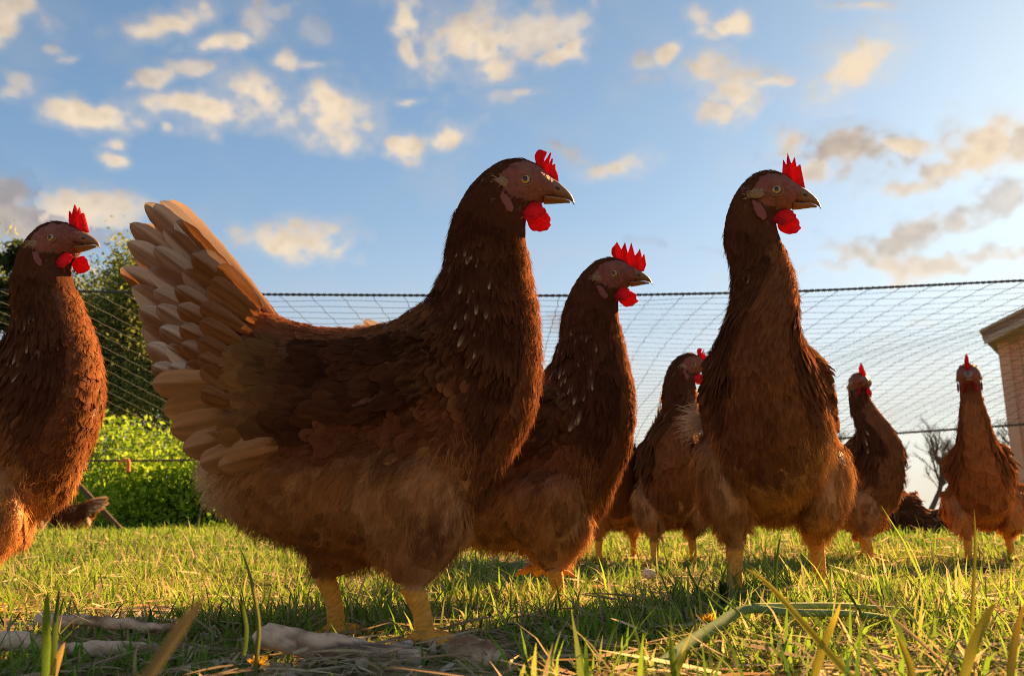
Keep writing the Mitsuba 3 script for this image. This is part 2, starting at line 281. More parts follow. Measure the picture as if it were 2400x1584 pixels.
def make_hen(label, loc, yaw, group, seed=0, size=1.0, flank=0.0, neck_w=1.0, pitch=0, neck_lean=0, neck_stretch=1.0, head_pitch=0, head_yaw=0, roll_neck=0, comb='folded', dz=0.0, detail=1.0, feet=None,
             tone=(1, 1, 1), pale=0.0, parts=True, tail_open=1.0, tail_pitch=0.0, buff=0.0):
    rng = np.random.default_rng(100 + seed)
    root = tag('hen', label, 'hen', group)
    tone = np.asarray(tone, float)
    hip = S(860, 1100); piv = (SD[9] * .55 + SV[9] * .45)
    cy, sy = math.cos(yaw), math.sin(yaw)
    base_z = float(ground_z(loc[0], loc[1])) + dz

    def rot2(P, c, deg):
        a = np.radians(deg); r = P - c
        return c + np.stack([r[..., 0] * np.cos(a) - r[..., 1] * np.sin(a), r[..., 0] * np.sin(a) + r[..., 1] * np.cos(a)], -1)
    def pose(t, P):
        t = np.asarray(t, float); w = sst(7.5, 14.5, t)
        r = P - piv
        P = piv + np.stack([r[..., 0], r[..., 1] * (1 + (neck_stretch - 1) * w)], -1)
        P = rot2(P, piv, neck_lean * w)
        hp = (piv + np.array([S(1180, 430)[0] - piv[0], (S(1180, 430)[1] - piv[1]) * neck_stretch])); hp = rot2(hp, piv, neck_lean)
        P = rot2(P, hp, (head_pitch - neck_lean) * sst(14, 18, t))
        return rot2(P, hip, pitch)
    nz0, nx0 = pose(9.5, (SD[9] + SV[9]) / 2)[::-1]; nz1 = pose(16, (SD[16] + SV[16]) / 2)[1]
    ax = pose(14, (SD[14] + SV[14]) / 2)[0]; xr = pose(9, SD[9])[0]
    def twist(v):
        """Turns the neck and head about the neck's axis."""
        v = np.array(v, float)
        w = sst(nz0 - .01, nz1, v[:, 2]) * sst(xr - .10, xr - .03, v[:, 0])
        a = np.radians(head_yaw) * w; x, y = v[:, 0] - ax, v[:, 1]
        v[:, 1] += 0; 
        return np.stack([ax + x * np.cos(a) - y * np.sin(a), x * np.sin(a) + y * np.cos(a) + roll_neck * w, v[:, 2]], -1)
    def world(v):
        v = v * size
        return np.stack([loc[0] + v[:, 0] * cy - v[:, 1] * sy, loc[1] + v[:, 0] * sy + v[:, 1] * cy, base_z + v[:, 2]], -1)
    def emit(name, v, f, bsdf, col, smooth=True, lab=None, do_twist=True):
        v = world(twist(v) if do_twist else v)
        return put(f'{root}__{name}', (v, f), bsdf, smooth=smooth, color=np.clip(col, 0, 1), label=lab)

    def emit_n(name, v, f, nrm, bsdf, col):
        a, b = world(twist(v)), world(twist(v + nrm * 1e-3))
        return put_n(f'{root}__{name}', a, f, unit(b - a), bsdf, np.clip(col, 0, 1))
    # --- torso, neck and head as one loft
    D, V, Wd = fit(SD), fit(SV), fit(SW)
    D, V = pose(TT, D), pose(TT, V)
    M, H = (D + V) / 2, (D - V) / 2
    nw = 1 - (1 - neck_w) * sst(6.5, 10, TT) * sst(18.5, 15.5, TT); H = H * (1 - (1 - nw) * .8)[:, None]; Wd = Wd * nw
    s_, c_ = np.sin(PH), np.cos(PH)
    sag = M[:, None] + H[:, None] * c_[None, :, None]
    widen = 1 - .18 * np.clip(c_, 0, 1) ** 2 * sst(8, 4, TT)[:, None]
    lat = Wd[:, None] * np.sign(s_) * np.abs(s_) ** .92 * widen
    bulge = .006 * sst(-2, 26, WING_D) * np.sign(s_)
    lat = lat + bulge
    G = np.stack([sag[..., 0], lat, sag[..., 1]], -1)
    lump = meshkit.fbm(G * 28 + seed, 3, seed=seed) - .5
    cen = np.stack([M[:, 0], 0 * M[:, 0], M[:, 1]], -1)[:, None]
    G = G + unit(G - cen) * (lump * .009 * sst(15, 9, TT)[:, None])[..., None]
    i, j = np.meshgrid(np.arange(NT - 1), np.arange(NP), indexing='ij')
    a, b, c2, d2 = i * NP + j, i * NP + (j + 1) % NP, (i + 1) * NP + (j + 1) % NP, (i + 1) * NP + j
    f = np.vstack([np.stack([a, b, c2], -1).reshape(-1, 3), np.stack([a, c2, d2], -1).reshape(-1, 3)])
    k = np.arange(NP); n0 = NT * NP
    f = np.vstack([f, np.stack([(k + 1) % NP, k, np.full(NP, n0)], -1), np.stack([(NT - 1) * NP + k, (NT - 1) * NP + (k + 1) % NP, np.full(NP, n0 + 1)], -1)])
    Lv = np.vstack([G.reshape(-1, 3), G[0].mean(0), G[-1].mean(0)])
    loft = manifold(Lv, f)
    tree = cKDTree(G.reshape(-1, 3))
    flow = -np.gradient(G, axis=0).reshape(-1, 3)
    lt = np.repeat(TT, NP); lc = np.tile(c_, NT); lpx = LOFT_PX.reshape(-1, 2); lwd = WING_D.reshape(-1)
    # --- legs: thigh cone, shank, toes
    if feet is None: feet = [dict(foot=(996, 1478), hock=(966, 1328), y=-.045, hip=(935, 1115)), dict(foot=(756, 1468), hock=(728, 1318), y=.045, hip=(800, 1115))]
    legs, shank = [], []
    for q in feet:
        fp, hk, hp = S(*q['foot']), S(*q['hock']), S(*q['hip']); y = q['y']
        hp, hk = rot2(hp, hip, pitch * .5), rot2(hk, hip, pitch * .3)
        wx = loc[0] + size * (fp[0] * cy - y * sy); wy = loc[1] + size * (fp[0] * sy + y * cy)
        fz = (float(ground_z(wx, wy)) - base_z) / size + .006 + q.get('up', 0)
        foot = np.array([fp[0], y * 1.05, fz]); hock = np.array([hk[0], y, hk[1]]); hp3 = np.array([hp[0], y, hp[1]])
        ss = np.linspace(0, 1, 26); ctr = hock * (1 - ss)[:, None] + foot * ss[:, None]; ctr[:, 0] += .004 * np.sin(ss * np.pi)
        rad = np.interp(ss, [0, .12, .5, .88, 1], [.0105, .0097, .0082, .0088, .0095]) * (1 + .05 * (np.arange(26) % 2))
        v, ff = tube(ctr, rad, 12); legs.append(manifold(v, ff)); shank.append((hock, foot))
        for ang, ln in ((-38, .050), (0, .060), (38, .050), (180, .026)):
            dv = np.array([math.cos(math.radians(ang)), math.sin(math.radians(ang)), 0])
            tt = np.array([0, .3, .55, .8, 1.0])
            cp_ = foot + dv * (ln * tt)[:, None] + np.array([0, 0, 1]) * np.array([.004, .004, -.001, -.001, -.007])[:, None]
            v, ff = tube(cp_, [.0066, .0054, .0048, .0036, .0010], 8); legs.append(manifold(v, ff))
        g = q.get('thigh', ((0, 0, .056), (.026, -.032, .037), (.006, -.078, .018)))
        pts = []
        for gi, (dx, dzz, r) in enumerate(g):
            cpt = hp3 + np.array([dx, 0, dzz]) if gi < 2 else hock + np.array([.004, 0, .014])
            cpt = cpt + np.array([0, np.sign(y) * flank * (1, .7, 0)[gi], 0]); pts.append(ellipsoid(cpt, [r, r * .66, r], sub=2)[0])
        legs.append(m3.Manifold.hull_points(np.vstack(pts).astype(np.float32)))
    whole = loft
    for m in legs: whole = whole + m
    v, f = unman(whole.refine_to_length(.007) if detail > .6 else whole)
    tm = trimesh.Trimesh(v, f, process=False)
    # --- colours of the skin under the feathers
    def near(P):
        dist, idx = tree.query(P); return dist, idx
    dist, idx = near(v)
    px = lpx[idx]; t = lt[idx]
    isleg = np.zeros(len(v), bool)
    for hock, foot in shank:
        isleg |= (v[:, 2] < hock[2] - .004) & (np.hypot(v[:, 0] - np.interp(v[:, 2], [foot[2], hock[2]], [foot[0], hock[0]]), v[:, 1] - hock[1]) < .075) & (dist > .012)
    face_r = np.hypot((px[:, 0] - 1222) / 66, (px[:, 1] - 420) / 42)
    face = sst(1.12, .92, face_r) * (t > 15)
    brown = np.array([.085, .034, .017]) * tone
    col = np.tile(brown, (len(v), 1))
    col = mixc(col, np.array([.40, .185, .07]), sst(1020, 1120, px[:, 1]))
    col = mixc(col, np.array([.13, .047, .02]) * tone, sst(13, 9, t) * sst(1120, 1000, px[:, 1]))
    nz = meshkit.fbm(v * 260, 3, seed=7)[:, None]
    skin = np.array([.165, .050, .033]) * (.4 + 1.2 * nz)
    skin = mixc(skin, np.array([.195, .072, .048]), sst(.6, .2, np.hypot((px[:, 0] - 1218) / 34, (px[:, 1] - 400) / 30)))
    col = col * (1 - face[:, None]) + skin * face[:, None]
    ring = .5 + .5 * np.sin(v[:, 2:3] * 1500)
    yel = np.array([.74, .31, .035]) * (.80 + .2 * ring) * (.6 + .8 * nz)
    col[isleg] = yel[isleg]
    emit('body', v, f, 'skin', col)
    if not parts: pass
    # --- plumage
    area = tm.area
    dens = 110000 * detail ** 2
    P, fi = trimesh.sample.sample_surface(tm, int(area * dens), seed=seed + 1)
    P = np.asarray(P); N = np.asarray(tm.face_normals[fi])
    dist, idx = near(P); px = lpx[idx]; t = lt[idx]; c = lc[idx]; wd = lwd[idx]
    Dv = unit(flow[idx]); off = dist > .012
    Dv[off] = unit(Dv[off] * .35 + np.array([-.2, 0, -.9]))
    down_bias = sst(1000, 1150, px[:, 1])[:, None]
    Dv = unit(Dv * (1 - .75 * down_bias) + np.array([-.25, 0, -.85]) * down_bias * .9 + rng.normal(0, .09, P.shape))
    fr = np.hypot((px[:, 0] - 1222) / 62, (px[:, 1] - 420) / 40)
    leg = np.zeros(len(P), bool)
    for hock, foot in shank:
        leg |= (P[:, 2] < hock[2] + .002) & (dist > .010)
    bare = ((fr < 1.0) & (t > 15)) | leg | (t > 21.2)
    u = rng.random(len(P))
    zk = 1 / detail                                           # far hens carry fewer, larger blades
    wing = wd > 4
    fluff = ((px[:, 1] > 1040) & ~wing & (t < 7.5)) | (t < .8) | off
    neck = (t > 14.3); hack = (t > 8.3) & ~neck & (c > -.62)
    breast = (t > 6.4) & ~neck & ~hack & ~fluff
    back = ~(wing | fluff | neck | hack | breast)
    Lf = np.select([neck, hack, breast, wing, back], [.0120, .028, .0140, .0250, .0195], .020)
    Wf = np.select([neck, hack, breast, wing, back], [.0048, .0056, .0108, .0150, .0125], .011)
    Lf = np.where(wing & (wd < 32) & (px[:, 1] > 930), Lf * 1.35, Lf)
    # head feathers shrink towards the beak
    Lf = np.where(neck, Lf * np.interp(t, [14, 17, 21], [1.15, .6, .4]), Lf); Wf = np.where(neck, Wf * np.interp(t, [14, 17, 21], [1.1, .65, .5]), Wf)
    Lf = np.where(hack, Lf * np.interp(t, [8.3, 14.3], [1.1, .6]), Lf); Lf = np.where(breast, Lf * np.interp(t, [6.4, 12], [1.2, .75]), Lf); Wf = np.where(breast, Wf * np.interp(t, [6.4, 12], [1.1, .7]), Wf)
    Lf = np.where(fluff, Lf * np.interp(N[:, 2], [-.8, .1], [.35, 1]), Lf)
    Lf = Lf * zk * rng.uniform(.85, 1.15, len(P)); Wf = Wf * zk * rng.uniform(.85, 1.15, len(P)); Wf = np.where(hack & (t < 12.8), Wf * .72, Wf)
    keepd = np.select([fluff], [2600 * detail ** 2], 3.9 / (Lf * Wf * .62)) / dens
    keep = (u < keepd) & ~bare & ~(wing & (px[:, 0] < 590))
    R = np.array([.138, .052, .023]); DK = np.array([.058, .0215, .0115]); BU = np.array([.38, .185, .062]); PA = np.array([.60, .44, .29])
    nn = meshkit.fbm(P * 45 + 3 * seed, 3, seed=11); n2 = rng.random(len(P))
    basec = np.where(neck[:, None], mixc(DK * .9, DK * 1.5, nn), 0)
    basec = np.where(hack[:, None], mixc(DK * 1.0, R * .8, np.clip(nn * 1.6 - .5, 0, 1)), basec)
    basec = np.where(breast[:, None], mixc(R * .75, R * 1.6, nn), basec)
    basec = np.where(wing[:, None], mixc(DK * .75, R * .75, np.clip(nn * 1.6 - .5 + .25 * (n2 - .5), 0, 1)), basec)
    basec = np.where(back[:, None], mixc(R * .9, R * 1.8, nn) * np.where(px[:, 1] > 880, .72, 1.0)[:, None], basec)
    basec = np.where(fluff[:, None], mixc(R * 1.2, BU * .85, np.clip(nn * 1.5 - .1, 0, 1)), basec)
    rear = sst(640, 470, px[:, 0]); basec = mixc(basec, BU * (.75 + .5 * nn[:, None]), rear * .8)
    basec = np.where(wing[:, None], mixc(basec, BU * .62 * (.7 + .6 * nn[:, None]), sst(760, 560, px[:, 0]) * np.clip(.5 + nn, 0, 1)), basec)
    basec = mixc(basec, BU * (.7 + .5 * nn[:, None]), buff * np.ones(len(P)))
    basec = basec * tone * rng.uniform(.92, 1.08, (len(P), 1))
    edge = basec * 1.28
    tip = basec * np.select([hack, breast, back], [1.25, 1.2, 1.25], 1.2)[:, None]
    pt = hack & (t < 12.8) & (t > 8.5) & (c > -.1) & (n2 < .13 + pale * .6)
    tip = np.where(pt[:, None], PA * rng.uniform(.45, .85, (len(P), 1)), tip)
    edge = np.where(breast[:, None], mixc(basec, BU * tone, .22 * np.ones(len(P))), edge)
    lift = Lf * np.select([neck, hack, breast, wing], [.04, .055, .035, .065], .065) * rng.uniform(.6, 1.4, len(P))
    K = keep
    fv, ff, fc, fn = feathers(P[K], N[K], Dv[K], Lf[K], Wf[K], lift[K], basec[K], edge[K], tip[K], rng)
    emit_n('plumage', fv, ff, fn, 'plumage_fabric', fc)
    labels.setdefault(f'{root}__plumage', {})['kind'] = 'stuff'
    # --- down: belly, thighs and vent
    ns = int(140000 * detail ** 2)
    m = (fluff & ~bare)
    edgeband = ((t > 3) & (t < 8) & (c < -.3) & ~bare) | (wing & (px[:, 1] > 985) & (px[:, 0] < 560))
    cand = np.nonzero(m | (edgeband & (rng.random(len(P)) < .3)))[0]
    sel = rng.choice(cand, min(ns, len(cand) * 4)) if len(cand) else cand
    bre = np.nonzero((breast | hack | back | wing) & ~bare)[0]; nb_ = int(30000 * detail ** 2)
    if len(bre): sel = np.concatenate([sel, rng.choice(bre, nb_)])            # fine barbs that soften the contour feathers
    body_f = np.arange(len(sel)) >= len(sel) - (nb_ if len(bre) else 0)
    Ps = P[sel] + rng.normal(0, .003, (len(sel), 3)); Ls = rng.uniform(.006, .017, len(sel)) * zk ** .5 * np.interp(N[sel, 2], [-.8, .1], [.45, 1])
    tuft = cKDTree(P[cand[rng.random(len(cand)) < .035]]) if len(cand) > 200 else None       # strands gather into tufts
    Ds = Dv[sel]
    if tuft is not None: _, ti = tuft.query(Ps); Ds = unit(Ds + .75 * (tuft.data[ti] + .6 * Ls[:, None] * Ds - Ps) / .012)
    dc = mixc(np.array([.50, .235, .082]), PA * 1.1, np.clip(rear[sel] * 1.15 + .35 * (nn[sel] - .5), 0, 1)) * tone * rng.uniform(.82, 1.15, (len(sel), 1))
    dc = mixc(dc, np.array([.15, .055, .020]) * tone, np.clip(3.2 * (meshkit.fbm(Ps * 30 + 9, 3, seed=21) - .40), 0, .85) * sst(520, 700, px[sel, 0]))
    dc = np.where(body_f[:, None], basec[sel] * rng.uniform(.9, 1.35, (len(sel), 1)), dc); Ls = np.where(body_f, rng.uniform(.005, .010, len(sel)), Ls)
    Ds = np.where(body_f[:, None], Dv[sel], Ds); Ps = np.where(body_f[:, None], P[sel] + N[sel] * .0018, Ps)
    sv, sf, sc, sn = strands(Ps, N[sel], Ds, Ls, np.full(len(sel), .00022 * zk), dc, np.clip(dc * 1.25, 0, 1), rng, up=np.where(body_f, .16, .45))
    emit_n('down', sv, sf, sn, 'down_fibre', sc); labels.setdefault(f'{root}__down', {})['kind'] = 'stuff'
    # --- tail and wing quills, each a part
    near_side = {s: cKDTree(lpx[(G.reshape(-1, 3)[:, 1] * s > 0)]) for s in (-1, 1)}
    gy = {s: G.reshape(-1, 3)[(G.reshape(-1, 3)[:, 1] * s > 0), 1] for s in (-1, 1)}
    def quill(name, a, b, w, yfun, cols, bend=0.0, n=18, m=11, t0=0.0, stiff=.0):
        a, b = np.array(a, float), np.array(b, float)
        tt = (1 - (1 - np.linspace(0, 1, n)) ** 1.6)[:, None]; uu = np.linspace(-1, 1, m)[None, :]
        dirn = (b - a); ln = np.hypot(*dirn); perp = np.array([-dirn[1], dirn[0]]) / ln
        prof = np.interp(tt, [0, .15, .5, .8], [.25, .55, .92, 1]) * np.sqrt(np.clip(1 - np.clip((tt - .80) / .20, 0, 1) ** 2, .002, 1))
        nick = 1 + .05 * np.sin(tt * 40 + w) * (np.abs(uu) > .9)
        xy = a + dirn * tt[..., None] + perp * (w * .5 * prof * uu * nick)[..., None] + perp * (bend * ln * np.sin(tt * np.pi / 1.2))[..., None]
        y = yfun(xy.reshape(-1, 2)); kf = ((.82 - np.abs(y)) / .82)[:, None]
        xz = np.array([S(*p) for p in xy.reshape(-1, 2)]); xz = (xz + [X0, Z0 - .1]) * kf - [X0, Z0 - .1]
        xz = rot2(xz, S(590, 760), tail_pitch)
        xz = rot2(xz, hip, pitch)
        y = y + (np.repeat(uu, n, 0).ravel() ** 2) * (-np.sign(y.mean()) * .0018)
        v = np.stack([xz[:, 0], y, xz[:, 1]], -1)
        ii, jj = np.meshgrid(np.arange(n - 1), np.arange(m - 1), indexing='ij'); q = ii * m + jj
        f = np.vstack([np.stack([q, q + 1, q + m + 1], -1).reshape(-1, 3), np.stack([q, q + m + 1, q + m], -1).reshape(-1, 3)])
        T_, U_ = np.repeat(tt, m, 1).ravel(), np.repeat(uu, n, 0).ravel()
        core, rim = np.asarray(cols[0]), np.asarray(cols[1])
        sg = 1 if rng.random() < .75 else -1; nq = meshkit.fbm(np.stack([T_ * 3, U_ * 9, 0 * T_ + w + ln], -1), 3) - .5
        k_ = sst(-.05, .45, U_ * sg + 1.0 * nq + .7 * (T_ - .7)) * .95 + .35 * sst(.9, 1, T_)
        col = mixc(core, rim, np.clip(k_, 0, 1)) * (.85 + .6 * (meshkit.noise(np.stack([T_ * 2, U_ * 40, 0 * T_ + ln], -1)) - .3))[:, None]
        col = mixc(col, core * .6, sst(.10, .02, np.abs(U_)) * .6)
        if detail > .85 and seed == 1: emit(name, v, f, 'plumage_fabric', col * tone, do_twist=False)
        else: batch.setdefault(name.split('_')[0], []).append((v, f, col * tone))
    BR, WH, BF = np.array([.20, .078, .024]), np.array([.60, .48, .38]), np.array([.33, .15, .05])
    batch = {}
    few = 2 if detail < .4 else 1                              # far hens: every second quill
    for s in (-1, 1):
        for q, (a, b, w) in list(enumerate(TAIL))[::few]:
            w = w * (1 + .5 * (few - 1))
            ring_ = 0 if q < 10 else (1 if q < 19 else (2 if q < 28 else 3))
            yy = s * (.006 + .0030 * (q if q < 10 else (q - 10) % 9) * tail_open + .0065 * ring_)
            jit = rng.normal(0, 4, 2)
            core = mixc(BR, WH, np.array(rng.uniform(0, .2) if ring_ < 2 else .0)); rim = mixc(BR * 1.1, WH, np.array(rng.uniform(.45, .95) if ring_ < 2 else (.35 if ring_ == 2 else .08)))
            quill('tail_feather', np.array(a), np.array(b) + jit, w, lambda p, yy=yy: yy + s * .012 * np.clip((p[:, 0] - 300) / 300, 0, 1), (core, rim), bend=rng.uniform(-.03, .03))
        def ysurf(p, s=s, o=.006, under=False):
            dd, ii = near_side[s].query(p, k=6); w_ = 1 / (dd + 3)
            y = (gy[s][ii] * w_).sum(1) / w_.sum(1)
            if under: o = -.005 + (o + .008) * sst(690, 540, p[:, 0])
            return s * (np.maximum(np.abs(y), .042) + o)
        for q, (a, b, w) in list(enumerate(PRIM))[::few]:
            quill('wing_feather', a, np.array(b) + rng.normal(0, 4, 2), w, lambda p, q=q: ysurf(p, o=.006 + .0016 * q, under=True), (BF * rng.uniform(.7, 1.05), mixc(BF * 1.25, WH, np.array(rng.uniform(.04, .25)))), bend=-.02)
    for nm, lst in batch.items():                               # hens whose quills cannot be told apart in the picture: one mesh per fan
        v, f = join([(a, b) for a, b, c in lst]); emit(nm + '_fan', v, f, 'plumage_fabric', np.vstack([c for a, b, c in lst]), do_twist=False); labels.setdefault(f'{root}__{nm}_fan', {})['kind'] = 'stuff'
    # --- head: comb, wattles, ear tufts, beak, eyes
    tH = 20.0
    def head(v):                                               # moves traced head parts with the posed head
        xz = pose(np.full(len(v), tH), v[:, [0, 2]]); return np.stack([xz[:, 0], v[:, 1], xz[:, 1]], -1)
    v, f = extrude_plate(COMBS[comb], .0062)
    v[:, 1] += .0022 * np.sin(v[:, 0] * 420)
    red = np.array([.48, .024, .030]); nz = meshkit.fbm(v * 500, 2, seed=2)[:, None]
    emit('comb', head(v), f, 'comb_flesh', red * (.6 + .8 * nz))
    for s in (-1, 1):
        ex = Sn(1236 if s < 0 else 1252, 470 if s < 0 else 472, .0125 if s < 0 else -.0125)
        v, f = ellipsoid([0, 0, 0], [.0130, .0034, .0104 if s < 0 else .0110], sub=3, bump=.35, seed=seed + s)
        v[:, 0] *= np.where(v[:, 2] > 0, .85, 1.05); v[:, 1] += s * (v[:, 2] * -.25)
        v = v @ rotm([0, 1, 0], -8 if s < 0 else 22).T + np.array([ex[0], s * .0125, ex[1]])
        nz = meshkit.fbm(v * 420, 2, seed=4)[:, None]
        emit('wattle', head(v), f, 'comb_flesh', np.array([.42, .026, .036]) * (.55 + .9 * nz))
        ec = Sn(1166, 405, .0268)
        pe = np.array([ec[0], s * .0268, ec[1]])
        v, f = ellipsoid(pe, [.0075, .0028, .0052], rotm([0, 1, 0], 20), 2, .4, seed)
        n_ = 90; Pe = pe + rng.normal(0, 1, (n_, 3)) * [.005, .0012, .0028]
        tv, tf, tc, _ = strands(Pe, np.tile([0, s * 1.0, 0], (n_, 1)), np.tile([-.9, 0, .25], (n_, 1)), rng.uniform(.003, .007, n_), np.full(n_, .0005), np.tile([.30, .21, .13], (n_, 1)), np.tile([.42, .31, .2], (n_, 1)), rng, up=.3, sag=.2)
        v2, f2 = join([(v, f), (tv, tf)])
        emit('ear_tuft', head(v2), f2, 'plumage_fabric', np.vstack([np.tile([.28, .19, .12], (len(v), 1)), tc]))
        v, f = ellipsoid([0, 0, 0], [.0050, .0026, .0135], rotm([0, 1, 0], -28), 2, .4, seed + 5)
        ec = Sn(1172, 447, .0265); v = v + [ec[0], s * .0265, ec[1]]
        emit('ear_lobe', head(v), f, 'skin', np.array([.20, .062, .052]) * (.7 + .4 * meshkit.fbm(v * 400, 2)[:, None]))
        ec = Sn(1218, 400, .0240); eye = np.array([ec[0], s * .0238, ec[1]])
        v, f = ellipsoid(eye, [.0058, .0042, .0058], sub=3)
        rr = np.hypot(v[:, 0] - eye[0], v[:, 2] - eye[2]) / .0058
        ecol = np.where((rr < .46)[:, None], [.008, .006, .005], np.where((rr < .80)[:, None], [.38, .23, .075], [.07, .04, .022]))
        emit('eye', head(v), f, 'wet_eye', ecol)
        ang = np.linspace(0, 2 * np.pi, 29)
        v, f = tube(np.stack([eye[0] + .0066 * np.cos(ang) * 1.08, 0 * ang + eye[1] + s * .0012, eye[2] + .0066 * np.sin(ang)], -1), .0013, 6, cap=False)
        emit('eyelid', head(v), f, 'skin', np.tile([.18, .09, .06], (len(v), 1)))
    bd = [(1270, 394, 440, 36), (1284, 399, 441, 30), (1298, 409, 441, 24), (1311, 420, 443, 18), (1321, 430, 447, 12), (1328, 440, 452, 7), (1332, 452, 460, 2.5)]
    bl = [(1262, 441, 452, 32), (1280, 442, 453, 26), (1298, 443, 453, 19), (1312, 446, 453, 12), (1322, 450, 454, 5)]
    bparts, bcols = [], []
    for lst, isup in ((bd, 1), (bl, 0)):
        ring_ = []
        for x, z0_, z1_, w in lst:
            a0, a1 = S(x, z0_), S(x, z1_); mz = (a0 + a1) / 2; hh = (a0[1] - a1[1]) / 2; ww = w / PXM
            aa = np.arange(14) * 2 * np.pi / 14
            ring_.append(np.stack([np.full(14, mz[0]), ww * np.sin(aa) * .8, mz[1] + hh * np.cos(aa)], -1))
        rv = np.array(ring_); nr = len(lst)
        ii, jj = np.meshgrid(np.arange(nr - 1), np.arange(14), indexing='ij')
        A, B, C, E = ii * 14 + jj, ii * 14 + (jj + 1) % 14, (ii + 1) * 14 + (jj + 1) % 14, (ii + 1) * 14 + jj
        vv = np.vstack([rv.reshape(-1, 3), rv[0].mean(0), rv[-1].mean(0)]); kk = np.arange(14)
        ff = np.vstack([np.stack([A, B, C], -1).reshape(-1, 3), np.stack([A, C, E], -1).reshape(-1, 3), np.stack([(kk + 1) % 14, kk, np.full(14, nr * 14)], -1), np.stack([(nr - 1) * 14 + kk, (nr - 1) * 14 + (kk + 1) % 14, np.full(14, nr * 14 + 1)], -1)])
        bparts.append((vv, ff))
        hx = np.clip((vv[:, 0] - S(1265, 440)[0]) * PXM / 65, 0, 1)
        top = np.clip((vv[:, 2] - S(1300, 441)[1]) / .012, 0, 1)
        cb = mixc(np.array([.21, .105, .065]), np.array([.11, .066, .048]), np.clip(hx * .9 * top + .25 * hx, 0, 1)) if isup else np.tile([.20, .105, .065], (len(vv), 1))
        bcols.append(cb)
    for s in (-1, 1):                                          # nostrils
        q = Sn(1291, 419, .008); nv = ellipsoid([q[0], s * 19 / PXM, q[1]], [.0042, .0016, .0017], rotm([0, 1, 0], 20), 1); bparts.append(nv); bcols.append(np.tile([.03, .02, .018], (len(nv[0]), 1)))
    v, f = join(bparts)
    emit('beak', head(v), f, 'horn', np.vstack(bcols))
    return root

FLOCK = 'brown hens standing in the grass'
def spot(px, Y): return float(at(px, 1240, Y)[0])
def facing(px): return -math.pi / 2 - math.atan((px * 2400 / 2376 - 1200) / F_PX)      # heading straight at the eye
R_ = math.radians
make_hen('largest brown hen, full side view nearest the camera, pale fanned tail raised', (X0, 0.82), 0.0, FLOCK, seed=1, tone=(.90, .86, .84), flank=-.008)
make_hen('walking brown hen half hidden behind the largest hen, upright five-point comb', (spot(1222, 1.15), 1.15), R_(-12), FLOCK, seed=2, size=.965, comb='upright', neck_lean=-3, pitch=5, detail=.8,
         feet=[dict(foot=(965, 1480), hock=(958, 1330), y=-.045, hip=(935, 1120)), dict(foot=(850, 1440), hock=(870, 1315), y=.045, hip=(850, 1120), up=.045)], pale=.2)
tall = make_hen('tall brown hen facing the camera at right of centre, head turned right', (spot(1800, 1.04), 1.04), facing(1800) - R_(1), FLOCK, seed=3, size=1.0, head_yaw=96, neck_lean=9, neck_stretch=1.06, comb='short', tone=(.95, .95, .95), detail=.9, buff=.03, flank=.006, neck_w=.80)
make_hen('brown hen cut off by the left edge of the picture, sunlit breast', (spot(-60, 1.08), 1.08), R_(-8), FLOCK, seed=4, size=1.01, pitch=10, neck_lean=7, comb='short', detail=.8)
make_hen('brown hen half hidden behind the left flank of the tall facing hen', (spot(1562, 1.95), 1.95), facing(1562) + R_(3), FLOCK, seed=5, head_yaw=92, neck_lean=10, detail=.5, roll_neck=.03, flank=.008, size=.96)
make_hen('brown hen whose head is hidden behind the breast of the walking hen', (spot(1430, 2.1), 2.1), facing(1430), FLOCK, seed=6, size=.9, head_yaw=-30, neck_lean=8, detail=.5, roll_neck=-.03)
make_hen('brown hen behind the right flank of the tall hen, comb edge on', (spot(2000, 2.1), 2.1), R_(-62), FLOCK, seed=7, size=.91, neck_w=.88, head_yaw=-30, neck_lean=16, comb='short', detail=.5, pitch=10)
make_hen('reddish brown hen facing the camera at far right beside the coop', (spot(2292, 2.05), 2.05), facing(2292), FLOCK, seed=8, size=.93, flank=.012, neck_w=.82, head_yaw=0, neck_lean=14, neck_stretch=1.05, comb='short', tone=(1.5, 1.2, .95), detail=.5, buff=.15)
FAR = 'hens resting far back in the grass'
make_hen('small far brown hen low in the grass in front of the leaning post', (spot(156, 5.6), 5.6), R_(180), FAR, seed=9, size=.84, dz=-.065, neck_lean=-38, head_pitch=5, tail_pitch=38, detail=.3, comb='short')
make_hen('far pale-rumped hen partly hidden behind the breast of the leftmost hen', (spot(55, 5.2), 5.2), R_(160), FAR, seed=10, size=.9, tail_pitch=35, dz=-.10, neck_lean=-60, head_pitch=0, detail=.3, buff=.45)
make_hen('far hen with pale fluffy rump behind the edge-on hen', (spot(2030, 3.6), 3.6), R_(20), FAR, seed=11, size=.8, tail_pitch=35, dz=-.10, neck_lean=-65, detail=.3, buff=.3)
make_hen('far brown hen crouching low left of the reddish facing hen', (spot(2160, 3.6), 3.6), R_(170), FAR, seed=12, size=.8, tail_pitch=35, dz=-.13, neck_lean=-70, detail=.3)
make_hen('far brown hen crouching at the right edge of the picture', (spot(2385, 3.4), 3.4), R_(185), FAR, seed=13, size=.8, tail_pitch=35, dz=-.13, neck_lean=-70, detail=.3)

